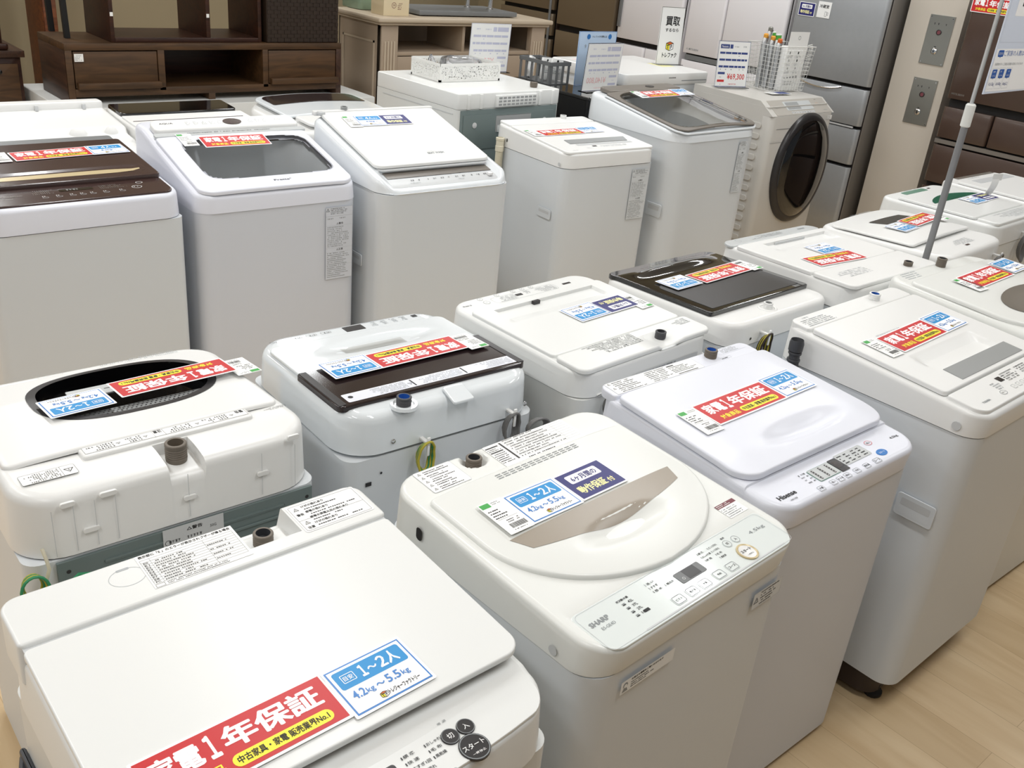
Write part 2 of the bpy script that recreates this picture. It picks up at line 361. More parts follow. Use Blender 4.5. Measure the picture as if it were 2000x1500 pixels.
def struct(o): o['kind'] = 'structure'; return o
# ------------------------------------------------------------------ where the washing machines stand: x, y, turn, width, depth, near rim, far rim
MS = {
    'A1': (0.468, 0.908, 0.004, 0.562, 0.534, 0.899, 0.926), 'A2': (1.130, 0.963, 0.046, 0.563, 0.537, 0.866, 0.895),
    'A3': (1.716, 1.026, -0.008, 0.540, 0.520, 0.869, 0.901), 'A4': (2.398, 0.979, 0.015, 0.573, 0.559, 0.913, 0.948),
    'A5': (3.015, 1.050, -0.017, 0.563, 0.545, 0.930, 0.953), 'B1': (0.566, 1.732, -0.017, 0.560, 0.548, 0.903, 0.865),
    'B2': (1.196, 1.715, -0.039, 0.527, 0.487, 0.872, 0.858), 'B3': (1.784, 1.672, 0.052, 0.544, 0.522, 0.863, 0.873),
    'B4': (2.365, 1.657, 0.024, 0.525, 0.515, 0.881, 0.867), 'B5': (2.902, 1.612, -0.006, 0.530, 0.540, 0.913, 0.905),
    'B6': (3.564, 1.658, 0.056, 0.543, 0.534, 0.905, 0.883), 'B7': (4.249, 1.780, 0.030, 0.546, 0.540, 0.900, 0.897),
    'B8': (4.862, 1.807, -0.003, 0.551, 0.540, 0.900, 0.901), 'C1': (0.909, 3.252, -0.004, 0.607, 0.599, 0.942, 0.994),
    'C2': (1.567, 3.251, -0.030, 0.610, 0.621, 0.928, 1.046), 'C3': (2.209, 3.115, -0.034, 0.605, 0.594, 0.927, 1.077),
    'C4': (3.258, 3.246, -0.064, 0.566, 0.556, 0.928, 0.963), 'C5': (3.930, 3.230, 0.017, 0.660, 0.660, 1.000, 1.100),
    'C6': (5.176, 3.559, -0.005, 0.642, 0.620, 0.953, 1.020),
    'D0': (1.085, 3.890, 0, 0.57, 0.54, .935, .995), 'D1': (1.640, 3.890, 0, 0.53, 0.54, .955, .985), 'D2': (2.310, 3.880, 0, 0.62, 0.58, .965, .990),
}
class Mach:
    def __init__(s, key, label):
        x, y, a, w, d, hn, hf = MS[key]; s.key = key; s.w, s.d = w, d
        s.flip = key[0] in 'BD'; s.zf, s.zr = (hf, hn) if s.flip else (hn, hf)
        s.rz = a+(PI if s.flip else 0)
        s.root = thing('washing_machine', label, 'washing machine', (x, y, 0), s.rz, None)
        s.M = Matrix.Translation((x, y, 0)) @ Matrix.Rotation(s.rz, 4, 'Z')
        s.slope = math.atan2(s.zr-s.zf, d)
    def z(s, y, lift=0): return s.zf+(s.zr-s.zf)*(y/s.d+.5)+lift
    def P(s, lift=0): return lambda x, y: s.z(y, lift)
    def T(s, x=0, y=0, lift=0, rot=0, zf=None):
        """frame lying on the top surface at local x, y"""
        if zf: o = Vector((x, y, zf(x, y)+lift)); dy = (zf(x, y+.02)-zf(x, y-.02))/.04
        else: o = Vector((x, y, s.z(y, lift))); dy = (s.zr-s.zf)/s.d
        c, sn = math.cos(rot), math.sin(rot)
        return frameM(o, (c, sn, dy*sn), (-sn, c, dy*c))
    def front(s, out=.0006): return frameM((0, -s.d/2-out, 0), (1, 0, 0), (0, 0, 1))
    def back(s, out=.0006): return frameM((0, s.d/2+out, 0), (-1, 0, 0), (0, 0, 1))
    def left(s, out=.0006): return frameM((-s.w/2-out, 0, 0), (0, -1, 0), (0, 0, 1))
    def right(s, out=.0006): return frameM((s.w/2+out, 0, 0), (0, 1, 0), (0, 0, 1))
    def body(s, seam=.80, mat='cab_white', r=.035, base=None, feet=True, cap=True, z0=None, rearmat=None):
        z0 = z0 if z0 is not None else (.035 if base else .022)
        w, d = s.w/2-.003, s.d/2-.003; m = MB()
        m.prism(rrect(-w, w, -d, d, r, 7), z0+(.055 if base else 0), seam, mat, cap=cap); m.build('cabinet', s.root)
        if base:
            b = MB(); b.prism(rrect(-w+.004, w-.004, -d+.045, d-.004, r, 5), z0-.01, z0+.055, base); b.build('base', s.root)
        if feet:
            for sx in (-1, 1):
                for sy in (-1, 1):
                    f = MB(); f.lathe([(.022, 0), (.026, .006), (.026, .014), (.016, .02), (.016, z0+.004)], 'rubber', Matrix.Translation((sx*(w-.06), sy*(d-.06), 0)), 14); f.build('foot', s.root)
        s.seam = seam; s.r = r
    def frame(s, zf=None, mat='white', r=.04, e=.014, flare=.004, bulge=0, xs=(), ys=(), matf=None, nx=10, ny=14, zb=None, rr=None, inset=0, fy=0):
        m = MB(); zf = zf or s.P(-.004)
        slab(m, -s.w/2+flare+inset, s.w/2-flare-inset, -s.d/2+flare-fy, s.d/2-flare, zf, mat, zb=(zb or s.seam+.003), rf=(r, r), rr=(rr or r, rr or r), e=e, flare=flare, bulge=bulge, xs=xs, ys=ys, matf=matf, nx=nx, ny=ny, fb=fy)
        m.build('top_frame', s.root)
    def part(s, name, m, label=None, ang=38):
        o = m.build(name, s.root, ang)
        if label: o['label'] = label
        return o
def dip(x, y, cx, cy, rx, ry, depth, soft=.35, p=2.0):
    q = (abs((x-cx)/rx)**p+abs((y-cy)/ry)**p)**(1/p)
    if q >= 1: return 0
    t = min(1, (1-q)/soft); return depth*t*t*(3-2*t)
def rdip(x, y, x0, x1, y0, y1, depth, s=.006):
    if x <= x0 or x >= x1 or y <= y0 or y >= y1: return 0
    t = min(1, min(x-x0, x1-x, y-y0, y1-y)/s); return depth*t
def inlet(s, x, y, z, mat='plug', inner='plug_dark', r=.016, h=.028, tilt=0):
    m = MB(); M = Matrix.Translation((x, y, z)) @ Matrix.Rotation(tilt, 4, 'X'); pr = [(r*.92, -.01)]
    for i in range(5): pr += [(r, h*(.12+i*.13)), (r*.93, h*(.18+i*.13))]
    pr += [(r*1.0, h*.8), (r*1.0, h*.96), (r*.94, h), (r*.72, h), (r*.68, h*.55), (0, h*.5)]
    m.lathe(pr, [mat]*(len(pr)-3)+[inner]*2, M, 26); s.part('water_inlet', m)
def button(s, x, y, r, M=None, mat='white', ringmat='ink_grey', ry=None, h=.0007, rect=False, lab=None, labmat='ink', z=0, lh=None):
    m = MB(); T = s.T(x, y, z)
    ry = ry or r
    m.prism(rrect(-r, r, -ry, ry, min(r, ry)*.45, 3) if rect else ell(0, 0, r, ry, 24), -.001, h, mat, T)
    D = Dec(m, T @ Matrix.Translation((0, 0, h)))
    if rect: D.frame(-r*.9, r*.9, -ry*.9, ry*.9, r*.09, ringmat, 0, min(r, ry)*.4)
    else: D.ring(0, 0, r*.92, r*.09, ringmat, 0, ry=ry*.92)
    if lab: D.text(0, -(lh or ry*.7)/2, lh or ry*.7, lab, labmat, 1, .01, 'c')
    s.part('button', m)
# ------------------------------------------------------------------ cards taped on the machines
PL = dict(red=(.243, .078), blue=(.117, .083), navy=(.117, .078), tag=(.055, .094))
def card_art(D, kind, var=0):
    w, h = PL[kind]
    if kind == 'red':
        D.rect(0, w, 0, h, 'red', 0); D.text(w*.05, h*.44, h*.45, '家電', 'white_ink', 1, .045, w=w*.245); D.text(w*.325, h*.44, h*.45, '１', 'white_ink', 1, .05, w=w*.05)
        D.text(w*.41, h*.44, h*.45, '年保証', 'white_ink', 1, .045, w=w*.53)
        D.text(w*.1, h*.1, h*.2, '対象商品', 'yellow', 1, .03, w=w*.25); D.rect(w*.39, w*.94, h*.08, h*.33, 'yellow', 1, h*.12)
        D.text(w*.415, h*.13, h*.15, '中古家具・家電 販売業界No.1', 'ink', 2, .02, w=w*.5)
    elif kind == 'blue':
        D.rect(0, w, 0, h, 'cyan_dk', 0); D.rect(w*.02, w*.98, h*.03, h*.97, 'white_ink', 1); D.rect(w*.055, w*.945, h*.53, h*.92, 'cyan', 2, h*.05)
        D.frame(w*.12, w*.29, h*.64, h*.82, h*.012, 'white_ink', 3, h*.02); D.text(w*.145, h*.68, h*.1, '目安', 'white_ink', 3, .01, w=w*.12)
        if var == 0:
            D.text(w*.36, h*.61, h*.24, '１', 'white_ink', 3, .05, w=w*.07); D.text(w*.455, h*.68, h*.07, '〜', 'white_ink', 3, .03, w=w*.12); D.text(w*.6, h*.61, h*.24, '２', 'white_ink', 3, .04, w=w*.1); D.text(w*.72, h*.60, h*.26, '人', 'white_ink', 3, .04, w=w*.14); D.text(w*.1, h*.28, h*.17, '4.2', 'cyan_dk', 3, .02, w=w*.16)
            D.text(w*.27, h*.26, h*.14, 'kg', 'cyan_dk', 3, .015, w=w*.1); D.text(w*.4, h*.32, h*.06, '〜', 'cyan_dk', 3, .02, w=w*.11); D.text(w*.54, h*.28, h*.17, '5.5', 'cyan_dk', 3, .02, w=w*.18); D.text(w*.74, h*.26, h*.14, 'kg', 'cyan_dk', 3, .015, w=w*.1)
        else:
            D.text(w*.38, h*.62, h*.2, '４', 'white_ink', 3, .04, w=w*.11); D.text(w*.51, h*.61, h*.22, '人', 'white_ink', 3, .04, w=w*.14); D.text(w*.68, h*.62, h*.12, '以上', 'white_ink', 3, .02, w=w*.16); D.text(w*.3, h*.28, h*.17, '8.0kg〜', 'cyan_dk', 3, .02, w=w*.45)
        D.box_logo(w*.4, h*.13, h*.13, 3); D.text(w*.46, h*.08, h*.1, 'トレジャーファクトリー', 'ink', 3, .03, w=w*.42)
    elif kind == 'navy':
        D.rect(0, w, 0, h, 'navy', 0); D.rect(w*.13, w*.83, h*.56, h*.88, 'white_ink', 1, h*.05); D.text(w*.2, h*.61, h*.2, '6ヶ月間の', 'navy', 2, .03, w=w*.56)
        D.text(w*.1, h*.14, h*.28, '動作保証', 'cream_ink', 1, .04, w=w*.6); D.text(w*.74, h*.15, h*.18, '付', 'cream_ink', 1, .03, w=w*.13)
    else:
        D.rect(0, w, 0, h, 'paper', 0); D.rect(w*.05, w*.42, h*.84, h*.97, 'green_tag', 1); D.micro(w*.5, w*.95, h*.86, h*.96, 2, 'ink_grey', 1, var, strokes=False)
        D.micro(w*.1, w*.9, h*.46, h*.76, 4, 'ink', 1, var+3, .8, strokes=False); D.rect(w*.1, w*.92, h*.44, h*.445, 'ink_grey', 1); D.micro(w*.35, w*.95, h*.29, h*.4, 2, 'ink', 1, var+9, strokes=False)
        x = w*.28; R = random.Random(var)
        while x < w*.92:
            t = R.choice((.0006, .0009, .0013)); D.rect(x, x+t, h*.13, h*.26, 'ink', 1); x += t+R.choice((.0007, .0011))
        D.micro(w*.28, w*.92, h*.06, h*.1, 1, 'ink', 1, 5, strokes=False)
NAMES = dict(red='warranty_card', blue='capacity_card', navy='warranty_card', tag='price_tag')
CATS = dict(red='sign card', blue='sign card', navy='sign card', tag='price tag')
def card_at(M, kind, label, var=0, lift=.0012, group=None):
    w, h = PL[kind]; m = MB(); t = .0007
    c = .004 if kind != 'tag' else 0
    m.prism(rrect(-c, w+c, -c, h+c, .002, 2), -t/2, t/2-.0001, 'paper' if kind == 'tag' else 'white_ink')
    card_art(Dec(m, Matrix.Translation((0, 0, t/2))), kind, var)
    o = m.build(NAMES[kind]); o.matrix_world = M @ Matrix.Translation((0, 0, lift))
    tag(o, label, CATS[kind], group or dict(red='red warranty cards on the appliances', blue='blue household size cards on the machines', navy='navy warranty cards on the appliances', tag='barcode price tags on the machines')[kind]); return o
def cards(s, spec, where, zf=None):
    """spec: list of (kind, x, y, rot, lift, var)"""
    for kind, x, y, rot, lift, var in spec:
        d = {'red': 'red warranty card on ', 'blue': 'blue household size card on ', 'navy': 'navy warranty card on ', 'tag': 'white barcode price tag on '}[kind]+where
        card_at(s.M @ s.T(x, y, lift, math.radians(rot), zf), kind, d, var)
# ================================================================== row A: fronts toward the camera side
def build_A1():
    s = Mach('A1', 'white flat-lid washing machine nearest the viewer, at the bottom left corner'); s.body(.80, 'cab_warm', .03)
    zf = lambda x, y: s.z(y, -.012)-(.004 if -.26 < y < -.19 else 0)
    s.frame(zf, 'white_warm', r=.05, e=.012, bulge=.022, ys=(-.26, -.25, -.19, -.185))
    # hinge cover at the rear with the cut-out for the inlet
    cx, cy = .092, .238
    zc = lambda x, y: s.z(y, .015)-(.03 if (.052 < x < .135 and y > .196) else 0)-0*x
    m = MB(); slab(m, -.281, .281, .167, .267, zc, 'white_warm', zb=.87, rf=(.004, .004), rr=(.022, .022), e=.005, xs=(.045, .0521, .06, .12, .1349, .142, .0519, .1351), ys=(.1959, .1961, .2, .21), nx=16, ny=8)
    s.part('rear_cover', m)
    m = MB(); m.box(-.276, .276, .1595, .168, s.z(.16)-.01, s.z(.16)+.0095, 'grey_light'); s.part('cover_seam', m)
    m = MB(); m.prism(ell(cx, .225, .034, .03, 24), s.z(.225)-.025, s.z(.225)-.018, 'white_warm'); s.part('inlet_dish', m)
    inlet(s, cx, .228, s.z(.228)-.018)
    # lid
    m = MB(); slab(m, -.278, .278, -.186, .162, s.P(.012), 'white_warm', th=.008, rf=(.028, .028), rr=(.006, .006), e=.003, nx=8, ny=8); s.part('lid', m)
    m = MB(); slab(m, -.272, .272, -.178, .158, s.P(.003), 'bulb_white', th=.010, rf=(.03, .03), rr=(.006, .006), e=.002, nx=4, ny=4); s.part('lid_underside', m)
    # detergent hatch outline
    m = MB(); D = Dec(m, s.T(0, 0, .0151)); D.ring(-.118, .228, .026, .0007, 'ink_light', 0, ry=.02); D.rect(-.128, -.11, .244, .248, 'ink_light', 0, .001); s.part('hatch_outline', m)
    # printed labels
    m = MB(); D = Dec(m, s.T(-.096, .183, .0153)); W, H = .15, .08
    D.rect(0, W, 0, H, 'paper'); D.text(.004, H-.0085, .0062, '表示部に「E 」のエラーが表示されブザーが鳴る場合', 'ink', 1, .02, w=.142)
    for i in range(11): D.rect(.003, W-.004, .009+i*.0058, .0094+i*.0058, 'ink_grey', 1)
    for x in (.003, .017, .098, W-.0044): D.rect(x, x+.0004, .009, .0672, 'ink_grey', 1)
    for i, t in enumerate(('PC', 'E8', 'E7', 'E5', 'E4', 'E3', 'E2', 'E1', 'E0')): D.text(.006, .0105+i*.0058, .0036, t, 'ink', 1, .01, w=.007)
    for i in range(9):
        D.micro(.02, .09, .0096+i*.0058, .0145+i*.0058, 1, 'ink', 1, i, strokes=False)
        if i % 2: D.micro(.1, .14, .0096+i*.0058, .0145+i*.0058, 1, 'ink', 1, 30+i, strokes=False)
    D.frame(.003, .016, .001, .0075, .0004, 'ink', 1); D.micro(.02, .13, .001, .008, 2, 'ink', 1, 77, strokes=False)
    s.part('error_label', m)
    m = MB(); D = Dec(m, s.T(.146, .186, .0153)); W, H = .125, .074; D.rect(0, W, 0, H, 'paper', 0, .004); D.frame(.003, W-.003, .003, H-.003, .0004, 'ink', 1, .003)
    for i, t in enumerate(('けがの恐れあり', '感電や漏電火災の恐れあり', '感電の恐れあり', 'けがの恐れあり')):
        y = .010+i*.0155; D.text(.024, y+.005, .0055, t, 'ink', 1, .03, w=.0055*1.05*len(t)); D.micro(.026, .116, y-.003, y+.003, 1, 'ink', 1, i, strokes=False)
    D.warn(.013, .06, .0055); D.warn(.013, .022, .0055); D.text(.0075, .043, .006, '警告', 'ink', 1, .03, w=.012); D.text(.0075, .007, .006, '注意', 'ink', 1, .03, w=.012); D.rect(.003, W-.003, .031, .0314, 'ink', 1)
    s.part('warning_label', m)
    # control panel
    m = MB(); slab(m, -.262, .262, -.262, -.197, s.P(-.0145), 'white_warm', th=.004, rf=(.035, .035), rr=(.004, .004), e=.001, bulge=.02, nx=8, ny=6); s.part('control_panel', m)
    for x, y, r, t in ((.111, -.236, .0125, '切'), (.137, -.234, .0125, '入'), (.127, -.266, .021, None)):
        m = MB(); T = s.T(x, y, -.014); m.prism(ell(0, 0, r, r, 28), -.002, .002, 'dark', T, bev=.0005); D = Dec(m, T @ Matrix.Translation((0, 0, .002)))
        D.ring(0, 0, r*.95, r*.06, 'ink_grey')
        if t: D.text(0, -r*.35, r*.7, t, 'paper', 1, .01, 'c')
        else: D.text(0, -.002, .0085, 'スタート', 'paper', 1, .01, 'c', w=.033); D.text(0, -.012, .004, '一時停止', 'paper', 1, .01, 'c', w=.02)
        s.part('button', m)
    m = MB(); T = s.T(0, 0, -.0138); D = Dec(m, T)
    for i, (a, b) in enumerate((('標 準', 'おしゃれ着'), ('快 速', '毛 布'), ('すすぎ1回', '風乾燥'), ('ガンコ汚れ', ''))):
        y = -.232-.0105*i; D.rect(.040, .0415, y, y+.0045, 'ink', 0); D.text(.043, y, .0052, a, 'ink', 1, .01, w=.0055*len(a)); 
        if b: D.rect(.075, .0765, y, y+.0045, 'ink', 0); D.text(.078, y, .0052, b, 'ink', 1, .01, w=.0055*len(b))
    D.text(.108, -.213, .004, '電 源', 'ink_grey', 1, .0, w=.014); D.frame(.062, .09, -.290, -.277, .0006, 'ink_grey', 0, .003); D.text(.066, -.287, .0065, 'コース', 'ink', 1, .0, w=.02)
    s.part('panel_print', m)
    m = MB(); m.prism(rrect(-.012, .028, -.268, -.23, .004, 3), 0, .0015, 'dark', s.T(0, 0, -.0145)); s.part('display', m)
    m = MB(); m.tube([(-.284, .24, .68), (-.30, .2, .668), (-.284, .15, .66)], .006, 'plug_dark'); m.box(-.288, -.278, .14, .25, .655, .69, 'plug_dark', None, .004); s.part('side_handle', m)
    cards(s, [('red', -.233, -.163, 1, .0135, 0), ('blue', .018, -.166, 1.5, .0135, 0)], 'the nearest washing machine with the plain white lid')
def build_A2():
    s = Mach('A2', 'ivory washing machine with rounded D-shaped lid and beige window band'); s.body(.80, 'cab_white', .05)
    zf = lambda x, y: s.z(y, -.004)-dip(x, y, -.09, .236, .033, .026, .022, .5)-rdip(x, y, -.257, .257, -.277, -.178, .0015)
    g = [(-.13+.005*i) for i in range(17)]; h = [.205+.005*i for i in range(12)]
    s.frame(zf, 'ivory', r=.055, e=.010, fy=.013, xs=g+[-.257, -.2555, .257, .2555], ys=h+[-.1795, -.178], nx=12)
    inlet(s, -.09, .236, s.z(.236)-.026)
    # lid
    def zl(x, y):
        z = s.z(y, .010); q = (x/.25)**2+(max(0, -.0-y)/.19)**2
        z -= .006*min(1, max(0, q))**2; z -= dip(x, y, .0, -.078, .135, .036, .018, .9)
        return z
    m = MB(); slab(m, -.255, .262, -.186, .172, zl, 'ivory', th=.012, rf=(.258, .2), rr=(.008, .008), e=.006, nx=34, ny=40); s.part('lid', m)
    m = MB()
    arc = [(-.192, -.036), (-.15, -.046), (-.1, -.056), (-.05, -.061), (0, -.063), (.05, -.061), (.1, -.056), (.15, -.047), (.2, -.036)]
    top = [(.214, .001), (-.212, .003)]; N = 24
    vs = []; fs = []
    for i in range(N+1):
        t = i/N; xb = -.192+t*(.2+.192); yb = -.036-.027*(1-((xb-.004)/.196)**2); xt = -.212+t*.426
        for j in range(7):
            u = j/6; x = xb+(xt-xb)*u; y = yb+(.002-yb)*u; vs.append((x, y, zl(x, y)+.0007))
    for i in range(N):
        for j in range(6): fs.append((i*7+j, (i+1)*7+j, (i+1)*7+j+1, i*7+j+1))
    m.add(vs, fs, 'beige'); s.part('lid_window', m)
    # vents
    m = MB(); D = Dec(m, s.T(0, 0, .0105))
    for r in range(3):
        for i in range(13):
            x = -.108+i*.0168; D.rect(x, x+.0135, .145+r*.0055, .1468+r*.0055, 'ink_grey', 0, .0008)
    s.part('vent_slots', m)
    m = MB(); D = Dec(m, s.T(0, 0, -.0035))
    D.rect(-.224, -.135, .188, .258, 'paper', 0, .004); D.frame(-.224, -.135, .188, .258, .0004, 'ink_light', 1, .004)
    for i in range(5): D.warn(-.214, .249-.013*i, .0045); D.micro(-.204, -.142, .243-.013*i, .254-.013*i, 2, 'ink', 1, i, strokes=False)
    s.part('warning_label', m)
    m = MB(); D = Dec(m, s.T(0, -.008, -.0033)); D.rect(-.052, .17, .188, .266, 'paper', 0, .004)
    D.rect(-.05, -.018, .255, .2585, 'dark', 1); D.rect(-.05, -.018, .238, .2415, 'dark', 1); D.rect(-.012, -.0075, .2, .262, 'dark', 1); D.micro(-.05, -.016, .2, .236, 6, 'ink', 1, 2, strokes=False); D.micro(-.05, -.016, .243, .253, 2, 'ink', 1, 4, strokes=False)
    for i in range(9): D.rect(-.005, .165, .2+i*.0075, .2003+i*.0075, 'ink_grey', 1); D.micro(0, .16, .2008+i*.0075, .2068+i*.0075, 1, 'ink', 1, 20+i, .8, strokes=False)
    for x in (.035, .08, .13): D.rect(x, x+.0003, .2, .26, 'ink_grey', 1)
    D.micro(.01, .15, .19, .197, 1, 'ink', 1, 99, .7, strokes=False); s.part('instruction_label', m)
    m = MB(); D = Dec(m, s.T(0, 0, -.0035)); D.rect(.195, .252, -.17, -.13, 'paper'); D.rect(.195, .252, -.14, -.13, 'maroon_ink', 1); D.micro(.197, .25, -.139, -.131, 2, 'paper', 2, 1, strokes=False); D.micro(.197, .25, -.168, -.143, 5, 'ink_grey', 1, 5, strokes=False); s.part('notice_label', m)
    # panel
    m = MB(); slab(m, -.254, .254, -.2755, -.181, s.P(-.0045), 'panel_mint', th=.003, rf=(.03, .03), rr=(.012, .008), e=.001, nx=8, ny=6); s.part('control_panel', m)
    m = MB(); D = Dec(m, s.T(0, 0, -.0042)); D.frame(-.25, .25, -.272, -.184, .0007, 'grey_light', 0, .012); D.rect(-.17, .22, -.2725, -.2695, 'grey_light', 1)
    D.text(-.24, -.219, .0098, 'SHARP', 'ink_grey', 1, .03, w=.042); D.text(-.228, -.232, .006, 'ES-GE4D', 'ink_grey', 1, .0, w=.03); D.text(.186, -.222, .0095, '4.5kg', 'ink_grey', 1, .0, w=.046)
    D.text(-.165, -.203, .0042, '洗剤量/水量', 'ink', 1, .02, w=.028)
    for i, t in enumerate(('42L', '37L', '27L', '16L')):
        y = -.213-.010*i; D.rect(-.16, -.153, y, y+.002, 'ink', 1); D.rect(-.16, -.153, y+.003, y+.0045, 'ink_grey', 1); D.text(-.146, y, .0052, t, 'ink', 1, .01, w=.011)
    for i, t in enumerate(('洗 い', 'すすぎ', '脱 水')): y = -.203-.0095*i; D.rect(-.092, -.0912, y, y+.005, 'ink', 1); D.text(-.088, y, .005, t, 'ink', 1, .01, w=.017)
    D.rect(-.062, -.0612, -.222, -.217, 'ink', 1); D.text(-.058, -.222, .005, '槽洗浄', 'ink', 1, .01, w=.018)
    for i, (a, b) in enumerate((('標 準', 'ガンコ汚れ'), ('おしゃれ着', 'シワ抑え'), ('時 短', '毛 布'), ('', '風乾燥'))):
        y = -.203-.0095*i
        if a: D.rect(.05, .0508, y, y+.005, 'ink', 1); D.text(.053, y, .0048, a, 'ink', 1, .01, w=.0046*len(a))
        D.rect(.08, .0808, y, y+.005, 'ink', 1); D.text(.083, y, .0048, b, 'ink', 1, .01, w=.0046*len(b))
    D.text(.124, -.199, .004, '電源', 'ink', 1, .01, w=.01); D.frame(-.141, -.128, -.2435, -.2375, .003, 'ink', 0)
    s.part('panel_print', m)
    m = MB(); T = s.T(0, -.2225, -.0045); m.prism(rrect(-.032, .034, -.0125, .0125, .003, 3), 0, .0012, 'grey_mid', T); D = Dec(m, T @ Matrix.Translation((0, 0, .0012))); D.rect(-.012, .02, -.011, .011, 'dark'); D.ring(-.021, -.004, .0028, .0006, 'paper'); s.part('display', m)
    for x, t in ((-.07, 'ピクト'), (-.034, '槽洗浄'), (0, '水量'), (.041, '予約'), (.078, 'コース')): button(s, x, -.255, .0135, mat='panel_mint', ringmat='ink_grey', ry=.010, rect=True, lab=t, lh=.005, z=-.0042)
    for x, t in ((.124, '切'), (.149, '入')): button(s, x, -.2115, .0095, mat='panel_mint', lab=t, lh=.006, z=-.0042)
    m = MB(); T = s.T(.136, -.247, -.0042); m.lathe([(.0205, 0), (.0205, .0025), (.0185, .0032), (.0165, .002), (0, .002)], ['gold', 'gold', 'gold', 'white'], T, 30); D = Dec(m, T @ Matrix.Translation((0, 0, .002))); D.text(0, 0, .007, 'スタート', 'ink', 1, .02, 'c', w=.027); D.text(0, -.009, .0035, '一時停止', 'ink', 1, 0, 'c', w=.016); s.part('start_button', m)
    # face labels
    m = MB(); D = Dec(m, s.front(.0012)); D.rect(-.21, -.075, .749, .775, 'paper'); D.text(-.185, .768, .0045, 'お役立ち情報をご覧いただけます', 'ink', 1, .02, w=.08); D.micro(-.185, -.12, .752, .766, 3, 'ink', 1, 3, strokes=False)
    D.disc(-.199, .765, .0055, 'ink_grey', 1); D.disc(-.199, .7635, .004, 'paper', 2); D.poly([(-.206, .752), (-.192, .752), (-.196, .76), (-.202, .76)], 'ink_grey', 1); s.part('help_label', m)
    m = MB(); D = Dec(m, s.front(.0012)); D.rect(.158, .252, .735, .772, 'cab_white'); D.frame(.158, .252, .735, .772, .0004, 'ink_light', 1); D.warn(.17, .752, .009); D.micro(.183, .25, .737, .77, 5, 'ink', 1, 6, strokes=False); s.part('caution_label', m)
    m = MB(); D = Dec(m, s.left(.0012)); D.poly(rrect(-.164, -.148, .828, .854, .007, 5), 'dark'); s.part('side_slot', m); m = MB(); D = Dec(m, s.left(.0012)); D.disc(.182, .818, .009, 'grey_light'); s.part('side_plug', m)
    cards(s, [('tag', -.205, .006, -1, .0118, 1), ('blue', -.146, .010, -1, .0118, 0), ('navy', -.0205, .010, 0, .0122, 0)], 'the ivory D-lidded washing machine in the front row')
